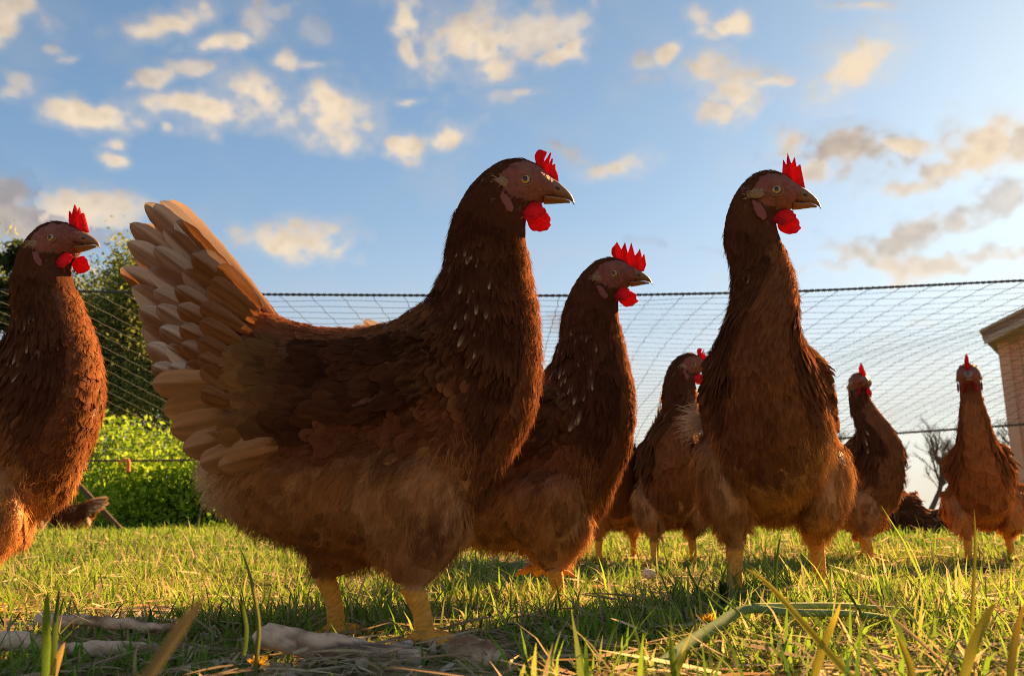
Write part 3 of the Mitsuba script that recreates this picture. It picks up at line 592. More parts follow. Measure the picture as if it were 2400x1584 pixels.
def wing_tuft():
    """Pale fluff sticking out at the tall hen's shoulder."""
    rng = np.random.default_rng(5); n = 420; c = at(1634, 985, 1.04)
    P = c + rng.normal(0, 1, (n, 3)) * [.007, .006, .009]; D = unit(np.array([-.85, -.1, .12]) + rng.normal(0, .26, (n, 3)))
    col = np.array([.55, .40, .26]) * rng.uniform(.7, 1.2, (n, 1))
    v, f, cl, nr = strands(P, np.tile([-.3, -.9, .2], (n, 1)), D, rng.uniform(.012, .034, n), np.full(n, .00045), col, col * 1.2, rng, up=.15, sag=.1)
    put_n(tall + '__wing_tuft', v, f, nr, 'down_fibre', np.clip(cl, 0, 1)); labels[tall + '__wing_tuft'] = {'label': 'pale fluffy tuft sticking out at the shoulder', 'kind': 'stuff'}
wing_tuft()
# ------------------------------------------------------------------ grass, straw and litter
scene['leaf_blade'] = {'type': 'principledthin', 'base_color': VC(), 'roughness': 0.45, 'diff_trans': 0.95, 'spec_trans': 0.0}
scene['dry_matter'] = {'type': 'twosided', 'bsdf': {'type': 'principled', 'base_color': VC(), 'roughness': 0.8, 'specular': 0.2}}
def wedge(n, r0, r1, power, rng, half=40):
    u = rng.random(n); k = 2 - power
    r = (r0 ** k + u * (r1 ** k - r0 ** k)) ** (1 / k)
    a = np.radians(rng.uniform(-half, half, n))
    return np.stack([r * np.sin(a), r * np.cos(a)], -1), r
def ribbons(B, dirn, L, W, bend, col, tip, fold=None, rows=4):
    """Blades from base points B: each leaves along dirn and bends over along 'bend'."""
    n = len(B); t = np.linspace(0, 1, rows)
    c = B[:, None] + dirn[:, None] * (L[:, None] * t)[..., None] + bend[:, None] * (L[:, None] * t ** 2)[..., None]
    side = unit(np.cross(dirn + bend * .5, fold if fold is not None else np.array([0, 0, 1.0])))
    w = W[:, None] * np.interp(t, [0, .3, .7, 1], [.7, 1, .75, .06]) * .5
    v = np.stack([c - side[:, None] * w[..., None], c + side[:, None] * w[..., None]], 2)
    q = np.arange(rows - 1) * 2
    k = np.vstack([np.stack([q, q + 1, q + 3], -1), np.stack([q, q + 3, q + 2], -1)])
    f = (k[None] + (np.arange(n) * rows * 2)[:, None, None]).reshape(-1, 3)
    cl = col[:, None] * (1 - t[None, :, None]) + tip[:, None] * t[None, :, None]
    return v.reshape(-1, 3), f, np.repeat(cl[:, :, None], 2, 2).reshape(-1, 3)

def build_grass():
    rng = np.random.default_rng(5)
    P, r = wedge(230000, .40, 13, 1.45, rng)
    p3 = np.concatenate([P, 0 * P[:, :1]], 1)
    cl = meshkit.fbm(p3 * 7, 3, seed=31); big = meshkit.fbm(p3 * 1.7, 3, seed=33)
    keep = rng.random(len(P)) < np.clip((cl - .30) * 3.2 + (big - .42) * 2.2 + .55 * sst(1.5, 3.5, r), .10, 1)
    P, r, cl, big = P[keep], r[keep], cl[keep], big[keep]; n = len(P)
    lush = np.zeros(n, bool)
    ex = np.stack([rng.uniform(.0, .50, 420), rng.uniform(.44, .78, 420)], -1); P = np.vstack([P, ex]); p3 = np.concatenate([P, 0 * P[:, :1]], 1); keep = slice(None); r = np.r_[r, np.hypot(*ex.T)]; cl = np.r_[cl, np.full(420, .6)]; big = np.r_[big, np.full(420, .5)]; lush = np.r_[lush, np.ones(420, bool)]; n = len(P)
    B = np.stack([P[:, 0], P[:, 1], ground_z(P[:, 0], P[:, 1]) - .003], -1)
    az = rng.uniform(0, 2 * np.pi, n); tilt = np.abs(rng.normal(.25, .35, n))
    dirn = unit(np.stack([np.sin(tilt) * np.cos(az), np.sin(tilt) * np.sin(az), np.cos(tilt)], -1))
    az2 = az + rng.normal(0, .7, n); bd = rng.uniform(.1, .75, n)
    bend = np.stack([bd * np.cos(az2), bd * np.sin(az2), -bd * .45], -1)
    L = rng.gamma(5, .0078, n) * (.62 + .9 * np.clip(cl - .25, 0, .6)) * np.interp(r, [.4, .6, 1.2, 3, 13], [.36, .55, .78, .80, .75]) * (1 - .45 * np.exp(-(((P[:, 0] + .10) / .16) ** 2 + ((P[:, 1] - .70) / .16) ** 2)))
    L = np.where(lush, rng.uniform(.028, .062, n), L)
    W = np.where(lush, 1.25, 1) * rng.uniform(.0013, .0030, n) * np.interp(r, [.4, 1, 2.5, 6, 13], [1, 1, 1.5, 3, 5])
    g1, g2, yl, st, dk = np.array([.11, .22, .022]), np.array([.25, .37, .035]), np.array([.30, .32, .06]), np.array([.46, .36, .19]), np.array([.04, .085, .02])
    u = rng.random(n); m = np.clip(meshkit.fbm(p3[keep] * 4, 2, seed=40) * 1.4 - .2 + rng.normal(0, .15, n), 0, 1)
    col = mixc(g1, g2, m)
    col = np.where((u < .06)[:, None], yl, col); col = np.where((u > .84 + .1 * sst(2, 4, r))[:, None], st * rng.uniform(.6, 1.1, (n, 1)), col); col = np.where(((u > .12) & (u < .25))[:, None], dk, col)
    glow_tint = np.clip(.55 * sst(.15, .9, P[:, 0]) * sst(3, 1, r), 0, 1) * rng.random(n); col = mixc(col, np.array([.38, .33, .06]), glow_tint)  # near blades yellower to the right: warm light glow painted into their colour
    tip = np.where((rng.random(n) < .3)[:, None], mixc(col, np.array([.42, .38, .14]), .6 * np.ones(n)), col * 1.15)
    v, f, c = ribbons(B, dirn, L, W, bend, col, tip)
    put('grass', (v, f), 'leaf_blade', smooth=True, color=np.clip(c, 0, 1), kind='stuff', label='short patchy green grass with dry yellow blades')
    # dead straw lying flat between the tufts
    P, r = wedge(13000, .40, 5, 1.5, rng); n = len(P)
    h = rng.uniform(.001, .014, n)
    B = np.stack([P[:, 0], P[:, 1], ground_z(P[:, 0], P[:, 1]) + h], -1)
    az = rng.uniform(0, 2 * np.pi, n); el = rng.normal(.05, .14, n)
    dirn = unit(np.stack([np.cos(az), np.sin(az), el], -1)); bend = np.stack([rng.normal(0, .2, n), rng.normal(0, .2, n), rng.normal(-.05, .06, n)], -1)
    L = rng.uniform(.015, .075, n); W = rng.uniform(.001, .0032, n) * np.interp(r, [.5, 1, 5], [1, 1, 2.5])
    col = mixc(np.array([.58, .47, .29]), np.array([.22, .13, .06]), rng.random(n) ** 1.8) * rng.uniform(.7, 1.25, (n, 1))
    v, f, c = ribbons(B, dirn, L, W, bend, col, col, fold=unit(rng.normal(0, .5, (n, 3)) + [0, 0, 1]), rows=4)
    put('dead_straw', (v, f), 'leaf_blade', smooth=True, color=np.clip(c, 0, 1), kind='stuff', label='flattened dead straw and dry stems between the grass tufts')
    # curled shreds of pale wood and leaf litter
    P, r = wedge(2600, .45, 3.2, 1.5, rng); n = len(P)
    lit = meshkit.fbm(np.concatenate([P, 0 * P[:, :1]], 1) * 3.3, 3, seed=50); P = P[lit > .47]; n = len(P)
    parts, cols = [], []
    base = trimesh.creation.icosphere(subdivisions=1); bv, bf = np.array(base.vertices), np.array(base.faces)
    for i in range(n):
        s = rng.uniform(.004, .013); sc = np.array([s, s * rng.uniform(.35, .8), s * rng.uniform(.10, .28)])
        v = bv * sc * (1 + .7 * (meshkit.noise(bv * 1.9 + i * 1.7, 3)[:, None] - .5)); v[:, 2] += s * rng.uniform(-.5, .7) * bv[:, 0] ** 2
        v = v @ trimesh.transformations.random_rotation_matrix(rng.random(3))[:3, :3].T * [1, 1, .6]
        parts.append((v + [P[i, 0], P[i, 1], float(ground_z(*P[i])) + s * .3], bf)); cols.append(np.tile(mixc(np.array([.52, .42, .30]), np.array([.22, .13, .08]), rng.random() ** 1.5), (len(v), 1)))
    v, f = join(parts)
    put('wood_litter', (v, f), 'dry_matter', smooth=True, color=np.vstack(cols), kind='stuff', label='pale scraps of wood, bark and dead leaves on the soil')
build_grass()

def path_at(pts):
    return np.array([at(*p) for p in pts])
def smooth_path(p, n):
    p = np.asarray(p, float); s = np.r_[0, np.cumsum(np.linalg.norm(np.diff(p, axis=0), axis=1))]
    return PchipInterpolator(s, p, axis=0)(np.linspace(0, s[-1], n))
def stick(label, pts, r0, r1, seed, ragged=False):
    rng = np.random.default_rng(seed)
    n = 46; c = smooth_path(path_at(pts), n)
    c[1:-1] += (meshkit.fbm(np.stack([np.linspace(0, 6, n), 0 * c[:, 0], 0 * c[:, 0] + seed], -1), 2)[1:-1, None] - .5) * [0, .004, .006]
    rad = np.linspace(r0, r1, n) * (1 + .25 * (meshkit.fbm(np.stack([np.linspace(0, 9, n), 0 * c[:, 0] + 3, 0 * c[:, 0] + seed], -1), 2) - .5))
    rad[0] *= .7; rad[-1] *= .55 if not ragged else .8
    for kn in rng.integers(6, n - 6, 2): rad[kn - 1:kn + 2] *= [1.08, 1.2, 1.07]
    v, f = tube(c, rad, 20)
    d = meshkit.fbm(v * 90 + seed, 3, seed=seed) - .5
    cen = np.vstack([np.repeat(c, 20, 0), c[:1], c[-1:]]); v = v + unit(v - cen) * (d * r0 * (.28 + (1.2 if ragged else 0) * (np.arange(len(v)) > len(v) * .8)))[:, None]
    a = meshkit.fbm(v * [60, 60, 60], 4, seed=seed + 2); b = meshkit.fbm(v * 220, 3, seed=seed + 3)
    col = mixc(np.array([.62, .42, .27]), np.array([.22, .115, .06]), np.clip((a - .50) * 6, 0, 1)) * (.55 + .9 * b[:, None])
    col = mixc(col, np.array([.08, .05, .035]), np.clip((meshkit.fbm(v * [25, 90, 90] + seed, 3, seed=seed + 9) - .60) * 9, 0, .85))
    key = put('fallen_stick', (v, f), 'dry_matter', smooth=True, color=col, label=label, category='stick', group='bare sticks lying in the grass')
    return key
stick('thick peeled stick lying in front of the largest hen\'s feet', [(604, 1468, .72), (700, 1490, .715), (830, 1508, .71), (990, 1540, .70)], .0105, .0072, 61)
stick('short broken stick with a ragged end, right of the largest hen\'s feet', [(1052, 1492, .70), (1120, 1520, .69), (1215, 1572, .675)], .0100, .0105, 62, True)
stick('long straight grey stick at bottom left, nearest the camera', [(-60, 1492, .70), (120, 1498, .70), (370, 1508, .71)], .0078, .0050, 63)
stick('thin pale stick behind the long grey stick at bottom left', [(85, 1432, .80), (250, 1446, .80), (410, 1456, .80)], .0058, .0042, 64)

def green_stalk():
    c = smooth_path(path_at([(1478, 1600, .60), (1560, 1522, .64), (1650, 1460, .68), (1748, 1412, .71), (1830, 1420, .71), (1950, 1422, .72), (2080, 1436, .74)]), 60)
    s = np.linspace(0, 1, 60); rad = np.interp(s, [0, .4, .5, .55, 1], [.0050, .0047, .0037, .0034, .0022])
    v, f = tube(c, rad, 14); a = meshkit.fbm(v * [40, 200, 200], 3, seed=8)
    col = mixc(np.array([.09, .16, .055]), np.array([.20, .27, .09]), np.clip(a * 1.5 - .3, 0, 1))
    root = tag('bent_stalk', 'thick green hollow stalk bent over in the grass at bottom right', 'stalk')
    put(root + '__stem', (v, f), 'dry_matter', smooth=True, color=col)
    c2 = smooth_path(path_at([(1748, 1408, .71), (1900, 1404, .73), (2060, 1410, .75), (2180, 1420, .76)]), 30)
    v, f = tube(c2, np.linspace(.0032, .0012, 30), 8); put(root + '__side_shoot', (v, f), 'dry_matter', smooth=True, color=np.tile([.24, .28, .08], (len(v), 1)))
green_stalk()

def tall_blade(label, pts, w0, green, rows=24, flat=(0.25, -1, .1), name='tall_grass_blade'):
    c = smooth_path(path_at(pts), rows); t = np.linspace(0, 1, rows)
    tan = unit(np.gradient(c, axis=0)); side = unit(np.cross(tan, unit(np.array(flat, float)))); nrm = unit(np.cross(side, tan))
    w = w0 * np.interp(t, [0, .25, .7, .92, 1], [.75, 1, .8, .4, .05]) * .5
    u = np.array([-1, 0, 1.0])
    v = c[:, None] + side[:, None] * (w[:, None] * u)[..., None] + nrm[:, None] * ((u ** 2 - .5)[None, :] * w[:, None] * .45)[..., None]
    i, j = np.meshgrid(np.arange(rows - 1), np.arange(2), indexing='ij'); q = i * 3 + j
    f = np.vstack([np.stack([q, q + 1, q + 4], -1).reshape(-1, 3), np.stack([q, q + 4, q + 3], -1).reshape(-1, 3)])
    T_ = np.repeat(t, 3); col = mixc(np.array(green), np.array(green) * [1.7, 1.25, 1.1], T_) * (.85 + .3 * meshkit.noise(np.stack([T_ * 5, np.tile(u, rows) * 2, 0 * T_ + w0 * 999], -1)))[:, None]
    put(name, (v.reshape(-1, 3), f), 'leaf_blade', smooth=True, color=np.clip(col, 0, 1), label=label, category='grass blade', group='tall grass blades in the foreground')
GY, GG, GD, GS = (.26, .27, .035), (.11, .20, .025), (.06, .11, .025), (.40, .33, .17)
tall_blade('wide blurred blade leaning right, very close at bottom left', [(280, 1660, .20), (390, 1500, .21), (478, 1375, .22)], .0032, (.13, .12, .06))
tall_blade('tall dry grass stem beside the end of the thick peeled stick', [(586, 1600, .58), (600, 1480, .59), (588, 1370, .60), (556, 1268, .61)], .0030, (.14, .17, .05))
tall_blade('bent stem with a bud left of the tall dry stem', [(566, 1520, .6), (572, 1470, .6), (562, 1400, .6), (556, 1372, .6)], .0030, GD)
tall_blade('upright bright green blade at bottom left, first of a pair', [(105, 1590, .50), (108, 1480, .50), (110, 1372, .51)], .0052, GG)
tall_blade('upright green blade at bottom left, second of a pair', [(120, 1585, .50), (128, 1470, .50), (138, 1360, .51)], .0034, GD)
tall_blade('short reddish-tipped blade right of the bottom left pair', [(118, 1590, .5), (135, 1530, .5), (150, 1490, .5)], .0045, (.22, .20, .06))
tall_blade('long yellow blade arching across the bent stalk', [(2010, 1610, .48), (1935, 1530, .50), (1840, 1420, .53), (1770, 1345, .55), (1730, 1318, .56)], .0062, GY, flat=(.3, -.9, .5))
tall_blade('upright bright blade in front of the bent stalk', [(1880, 1600, .50), (1905, 1510, .51), (1940, 1425, .52), (1950, 1395, .52)], .0056, GY)
tall_blade('slanting pale straw right of the bent stalk', [(2215, 1560, .55), (2120, 1475, .57), (2030, 1400, .60), (1990, 1365, .62)], .0030, GS)
tall_blade('tall thin blade near the right edge of the grass', [(2250, 1600, .6), (2255, 1420, .62), (2262, 1250, .66), (2260, 1180, .68)], .0036, GY)
tall_blade('broad yellow blade at bottom right', [(2230, 1590, .46), (2255, 1500, .47), (2310, 1400, .5)], .0070, GY)
tall_blade('curving yellow blade in the bottom right corner', [(2340, 1600, .46), (2350, 1500, .48), (2376, 1400, .50)], .0060, (.30, .25, .04))
tall_blade('short yellow-green blade left of the bottom right corner', [(2120, 1600, .48), (2105, 1530, .49), (2080, 1470, .5)], .0055, GY)
tall_blade('bright tuft blade at bottom centre leaning left', [(1575, 1600, .52), (1560, 1530, .53), (1556, 1475, .54)], .0050, GG)
tall_blade('bright tuft blade at bottom centre leaning right', [(1540, 1600, .52), (1575, 1540, .53), (1592, 1505, .54)], .0052, (.2, .26, .03))
tall_blade('dark narrow blade crossing in front of the tall hen\'s leg', [(1806, 1420, .74), (1800, 1350, .75), (1806, 1270, .77), (1812, 1240, .78)], .0034, GD)
tall_blade('thin dark stem left of the tall hen', [(1700, 1430, .7), (1640, 1380, .72), (1600, 1330, .74), (1592, 1280, .75)], .0022, GD)
tall_blade('dry stem slanting right in front of the tall hen', [(1770, 1470, .66), (1690, 1400, .68), (1620, 1350, .7)], .0022, GD)

def dandelion(label, px, py, Y, r, closed, seed):
    rng = np.random.default_rng(seed); h = at(px, py, Y); g = np.array([h[0] + .004, h[1] + .004, float(ground_z(h[0], h[1]))])
    root = tag('dandelion', label, 'flower', 'dandelions in the grass')
    v, f = tube(smooth_path([g, (g + h) / 2 + [.003, 0, 0], h], 8), .0014, 6); put(root + '__stem', (v, f), 'dry_matter', smooth=True, color=np.tile([.14, .16, .05], (len(v), 1)))
    n = 26; az = rng.uniform(0, 2 * np.pi, n); op = .22 if closed else 1.15
    th = op * rng.uniform(.4, 1.1, n); d = np.stack([np.sin(th) * np.cos(az), np.sin(th) * np.sin(az), np.cos(th)], -1)
    c0 = np.array([.03, .055, .015] if closed else [.46, .27, .015])
    v, f, c = ribbons(np.tile(h, (n, 1)), d, r * rng.uniform(.8, 1.2, n), np.full(n, r * .28), d * 0, np.tile(c0, (n, 1)), np.tile(c0 * (1 if closed else 1.2), (n, 1)), fold=unit(rng.normal(0, 1, (n, 3))))
    put(root + ('__bud' if closed else '__petals'), (v, f), 'leaf_blade', smooth=True, color=np.clip(c, 0, 1))
    v, f = ellipsoid(h - [0, 0, r * .05], [r * .3, r * .3, r * .35]); put(root + '__calyx', (v, f), 'dry_matter', smooth=True, color=np.tile([.05, .08, .02], (len(v), 1)))
dandelion('closed dark green dandelion bud above the bend of the green stalk', 1682, 1415, .80, .022, True, 1)
dandelion('half open yellow dandelion left of the closed bud', 1642, 1445, .76, .010, False, 2)
dandelion('small orange dandelion at bottom left beside the tall dry stem', 598, 1545, .60, .008, False, 3)
dandelion('small orange dandelion between the ragged stick and the green stalk', 1430, 1500, .72, .009, False, 4)
def pebble(label, px, py, Y, r, seed):
    p = at(px, py, Y); v, f = ellipsoid([p[0], p[1], p[2]], [r, r * .8, r * .75], sub=3, bump=.5, seed=seed)
    put('pale_stone', (v, f), 'dry_matter', smooth=True, color=np.tile([.62, .55, .47], (len(v), 1)) * (.75 + .5 * meshkit.fbm(v * 150, 3)[:, None]), label=label, category='stone')
pebble('small whitish stone in the grass left of the tall hen', 1506, 1330, 1.45, .011, 3)
# ------------------------------------------------------------------ net, posts, coop
scene['twine'] = {'type': 'twosided', 'bsdf': {'type': 'principled', 'base_color': {'type': 'rgb', 'value': [.045, .05, .05]}, 'roughness': 0.6}}
scene['rope_fibre'] = {'type': 'twosided', 'bsdf': {'type': 'principled', 'base_color': VC(), 'roughness': 0.7}}
def net():
    rng = np.random.default_rng(77)
    root = tag('overhead_net', 'dark wide-mesh bird net stretched over the run behind the hens, with rope edges', 'net')
    xs = np.linspace(-4.6, 5.2, 240)
    tx = [at(p, q, 3.0) for p, q in ((-400, 670), (0, 673), (600, 683), (1250, 686), (1700, 680), (2376, 651), (2800, 630))]
    ztop = PchipInterpolator([q[0] for q in tx], [q[2] for q in tx], extrapolate=True)
    prof = [(3.0, 0.0)]
    while prof[-1][0] < 7.05:
        y, z = prof[-1]; ph = np.interp(y, [3, 4, 4.8, 6.3, 7.2], [-.05, -.055, .0, .09, .14]); prof.append((y + .1 * math.cos(ph), z - .1 * math.sin(ph)))
    prof = np.array(prof); nk = len(prof)
    def surf(x, k):
        k = np.asarray(k, float); y = np.interp(k, np.arange(nk), prof[:, 0]); s = k / (nk - 1)
        xx = x + 0 * s
        yy = y - .9 * s * sst(1.0, 6.5, xx)
        z = float(ztop(0.0)) + np.interp(k, np.arange(nk), prof[:, 1]) + (ztop(x) - float(ztop(0.0))) * (1 - s)
        z = z + .05 * s * sst(1, 6, xx) - .17 * s ** 1.5 * sst(3.2, .8, xx) + .05 * np.sin(x * 2.1 + k * .16) * s * (1 - s) * 2 + .035 * np.sin(xx * 1.1 + 2) * s
        return np.stack([xx, yy + 0 * xx, z], -1)
    for k in range(1, nk - 1):
        p = surf(xs, k); p[:, 2] += .003 * np.sin(xs * 9 + k)
        v, f = tube(p, .00085 + .00011 * (p[:, 1].mean() - 3), 4, cap=False); put(root + '__net_strand', (v, f), 'twine')
    ks = np.linspace(0, nk - 1, 3 * nk)
    for i, x in enumerate(np.arange(-4.5, 5.1, .114)):
        wig = .007 * (np.abs(((ks * 1.0) % 2) - 1) - .5) * (1 if i % 2 else -1) + .02 * np.sin(ks * .21 + i * .35) * (ks / nk)
        p = surf(x + wig, ks)
        v, f = tube(p, np.linspace(.0012, .0020, len(ks)), 4, cap=False); put(root + '__net_strand', (v, f), 'twine')
    for kk, rad, nm, colr in ((0, .0042, 'edge_rope', [.035, .04, .045]), (nk - 1, .0085, 'edge_rope', [.10, .075, .055])):
        xx = np.linspace(-4.6, 5.2, 1200); c = surf(xx, kk); parts = []
        for s in range(2):
            ph = xx * (2 * math.pi / .045) + s * math.pi
            parts.append(tube(c + np.stack([0 * ph, np.cos(ph), np.sin(ph)], -1) * rad * .62, rad * .72, 6))
        v, f = join(parts); put(root + '__' + nm, (v, f), 'rope_fibre', smooth=True, color=np.tile(colr, (len(v), 1)) * (.7 + .6 * meshkit.noise(v * 200)[:, None]))
net()
scene['weathered_wood'] = {'type': 'twosided', 'bsdf': {'type': 'principled', 'base_color': VC(), 'roughness': 0.75, 'specular': .2}}
def pole(name, label, cat, a, b, r, col, n=14, group=None):
    c = smooth_path(path_at([a, b]), n); v, f = tube(c, r * (1 + .12 * (meshkit.noise(c * 9) - .5)), 10)
    put(name, (v, f), 'weathered_wood', smooth=True, color=np.tile(col, (len(v), 1)) * (.6 + .8 * meshkit.fbm(v * 60, 3)[:, None]), label=label, category=cat, group=group)
pole('leaning_post', 'dark wooden post leaning over the far hens at left', 'post', (150, 1090, 6.0), (284, 1232, 5.8), .018, [.08, .06, .04])
pole('thin_stake', 'thin dark stake standing in the lawn left of the largest hen', 'stake', (471, 1152, 6.4), (452, 1245, 6.4), .006, [.06, .05, .035])
pole('thin_stake', 'short dark stake behind the edge-on hen at right', 'stake', (2050, 1160, 4.4), (2058, 1222, 4.4), .007, [.10, .06, .04])
def clip():
    p = at(296, 1068, 6.9); v, f = tube(smooth_path([p + [-.07, 0, -.03], p + [-.03, 0, .005], p + [0, 0, .0], p + [.012, 0, -.05], p + [.010, 0, -.09]], 16), [.010] * 3 + [.013] * 4 + [.018] * 9, 10)
    put('rope_clip', (v, f), 'dry_matter', smooth=True, color=np.tile([.65, .20, .07], (len(v), 1)), label='small orange hook hanging on the far rope of the net at left', category='hook')
clip()

def board(x0, x1, y0, y1, z0, z1, r=.003):
    b = trimesh.creation.box(bounds=[[x0, y0, z0], [x1, y1, z1]]); return np.array(b.vertices), np.array(b.faces)
def coop():
    rng = np.random.default_rng(9)
    root = tag('chicken_coop', 'pale wooden chicken coop on legs with an overhanging roof at the right edge', 'coop')
    Y = 7.0; tl = at(2326, 800, Y); bl = at(2362, 1108, Y); x0 = (tl[0] + bl[0]) / 2; z1, z0 = tl[2], bl[2]
    W, Dp = 0.9, 1.6
    ca, sa = math.cos(math.radians(-37)), math.sin(math.radians(-37))
    def turn(v):
        v = np.array(v, float); a, b = v[:, 0] - x0, v[:, 1] - Y
        return np.stack([x0 + a * ca - b * sa, Y + a * sa + b * ca, v[:, 2]], -1)
    def bp(name, box, col, lab=None):
        v, f = board(*box); v = turn(v); m = trimesh.Trimesh(v, f, process=False).subdivide().subdivide(); v, f = np.array(m.vertices), np.array(m.faces)
        put(root + '__' + name, (v, f), 'weathered_wood', color=np.tile(col, (len(v), 1)) * (.85 + .3 * meshkit.fbm(v * [3, 3, 18] + rng.random() * 9, 3)[:, None]), label=lab)
    n = 7; bw = W / n
    for i in range(n):
        bp('wall_board', (x0 + i * bw + .0015, x0 + (i + 1) * bw - .0015, Y, Y + .02 + .003 * (i % 2), z0, z1 + (i * bw) * .42), np.array([.60, .29, .20]) * rng.uniform(.96, 1.03))
    bp('back_panel', (x0 + .03, x0 + W - .02, Y + .030, Y + .045, z0 + .02, z1 - .02), np.array([.20, .12, .09]))
    for i in range(12):
        d = Dp / 12
        bp('side_board', (x0 - .022, x0 + .001, Y + .03 + i * d, Y + .03 + (i + 1) * d - .006, z0, z1 - .02), np.array([.42, .30, .23]) * rng.uniform(.88, 1.08))
    bp('corner_trim', (x0 - .03, x0 + .05, Y - .022, Y - .002, z0 - .02, z1 + .01), np.array([.62, .33, .24]))
    bp('base_rail', (x0 - .03, x0 + W, Y - .024, Y - .003, z0 - .09, z0 - .021), np.array([.50, .26, .18]))
    for lx, ly in ((x0 + .06, Y + .05), (x0 + .06, Y + Dp - .1), (x0 + W - .1, Y + .05)):
        bp('leg', (lx, lx + .09, ly, ly + .09, float(ground_z(lx, ly)) - .15, z0 - .025), np.array([.22, .15, .11]))
    # roof: a sloping slab with fascia, overhanging on all sides
    e = np.array([x0 - .10, Y - .28, at(2291, 796, Y)[2]]); sl = .42
    def slab(xa, xb, dz, th, ya, yb, col, name):
        v = np.array([[x, y, e[2] + dz + (x - e[0]) * sl + t] for x in (xa, xb) for y in (ya, yb) for t in (0, th)], float)
        f = np.array([[0, 1, 3], [0, 3, 2], [4, 6, 7], [4, 7, 5], [0, 4, 5], [0, 5, 1], [2, 3, 7], [2, 7, 6], [0, 2, 6], [0, 6, 4], [1, 5, 7], [1, 7, 3]])
        put(root + '__' + name, (turn(v), f), 'weathered_wood', color=np.tile(col, (len(v), 1)))
    slab(e[0], e[0] + 1.2, 0, .05, Y - .28, Y + Dp + .2, [.30, .17, .12], 'roof')
    slab(e[0] - .012, e[0] + 1.2, .052, .025, Y - .30, Y + Dp + .22, [.40, .27, .20], 'roof_felt')
    slab(e[0] + .01, e[0] + 1.2, -.055, .05, Y - .295, Y - .283, [.48, .34, .26], 'fascia')
    w = at(2372, 1020, Y - .03); bp('hatch', (x0 + .12, x0 + .5, Y - .03, Y - .005, w[2] - .07, w[2] + .08), np.array([.34, .32, .10]), 'olive yellow hatch low on the coop wall')
coop()

# ------------------------------------------------------------------ trees and shrubs
scene['tree_leaf'] = {'type': 'principledthin', 'base_color': VC(), 'roughness': 0.5, 'diff_trans': 1.15, 'spec_trans': 0.0}
scene['bark'] = {'type': 'twosided', 'bsdf': {'type': 'diffuse', 'reflectance': VC()}}
def branches(base, h, spread, levels, rng, r0, up=.5, nb=(3, 5), gnarl=.12):
    """A recursive skeleton: list of (points, radii, level)."""
    out = []
    def grow(p, d, L, r, lev):
        n = 6; pts = [p]; q = p.copy(); dd = d.copy()
        for i in range(n - 1):
            dd = unit(dd + rng.normal(0, gnarl, 3) + np.array([0, 0, up * .06])); q = q + dd * L / (n - 1); pts.append(q.copy())
        pts = np.array(pts); out.append((pts, np.linspace(r, r * (.45 if lev else .5), n), lev))
        if lev + 1 >= levels: return
        for c in range(rng.integers(*nb) + (2 if lev == 0 else 0)):
            t = rng.uniform(.25 if lev == 0 else .3, 1.0); k = t * (n - 1); i = int(min(k, n - 2)); pp = pts[i] * (1 - (k - i)) + pts[i + 1] * (k - i)
            az = rng.uniform(0, 2 * np.pi); s = np.array([math.cos(az), math.sin(az), 0])
            nd = unit(dd * (1 - spread) + s * spread + np.array([0, 0, up * .4]))
            grow(pp, nd, L * rng.uniform(.45, .68), r * rng.uniform(.4, .55), lev + 1)
    grow(np.array(base, float), unit(np.array([rng.normal(0, .06), rng.normal(0, .06), 1.0])), h * .55, r0, 0)
    return out
def wood(sk, sides=(7, 5, 4, 3, 3)):
    return join([tube(p, r, sides[min(l, 4)], cap=False) for p, r, l in sk])
def leaf_cloud(C, size, rng, n, spread, col, colv):
    idx = rng.integers(0, len(C), n); P = C[idx] + np.clip(rng.normal(0, 1, (n, 3)), -1.7, 1.7) * spread
    a = unit(rng.normal(0, 1, (n, 3))); b = unit(np.cross(a, rng.normal(0, 1, (n, 3)))); s = size * rng.uniform(.6, 1.4, (n, 1))
    v = np.stack([P - a * s, P + b * s * .5, P + a * s, P - b * s * .5], 1).reshape(-1, 3)
    f = (np.array([[0, 1, 2], [0, 2, 3]])[None] + (np.arange(n) * 4)[:, None, None]).reshape(-1, 3)
    tone = rng.random(len(C))[idx] * .6 + rng.random(n) * .4
    return v, f, np.repeat(mixc(np.array(col), np.array(colv), tone), 4, 0)
def put_tree(name, label, group, base, h, seed, leafy, col, colv, spread=.55, n=9000, size=.05, r0=None, levels=4, up=.5, bark=(.10, .075, .055), clump=.25, cat='tree', nb=(3, 5)):
    rng = np.random.default_rng(seed); sk = branches(base, h, spread, levels, rng, r0 or h * .018, up, nb)
    root = tag(name, label, cat, group)
    v, f = wood(sk); put(root + ('__trunk' if leafy else '__branches'), (v, f), 'bark', color=np.tile(bark, (len(v), 1)) * (.7 + .6 * meshkit.noise(v * 8)[:, None]))
    if leafy:
        C = np.vstack([p[2:] for p, r, l in sk if l >= levels - 2])
        if cat == 'shrub': q = rng.normal(0, 1, (260, 3)); C = np.vstack([C, np.array(base) + q / np.linalg.norm(q, axis=1, keepdims=True) * rng.uniform(.2, 1, (260, 1)) * [.46 * h, .4 * h, .26 * h] + [0, 0, .16 * h]])
        v, f, c = leaf_cloud(C, size, rng, n, clump, col, colv); put(root + '__crown', (v, f), 'tree_leaf', color=np.clip(c, 0, 1))
def gbase(px, Y): x = spot(px, Y); return [x, Y, float(ground_z(x, Y)) - .05]
OL, OLV, PN, PNV = [.13, .17, .04], [.31, .34, .09], [.022, .045, .018], [.08, .10, .035]
TG = 'trees behind the net at left'
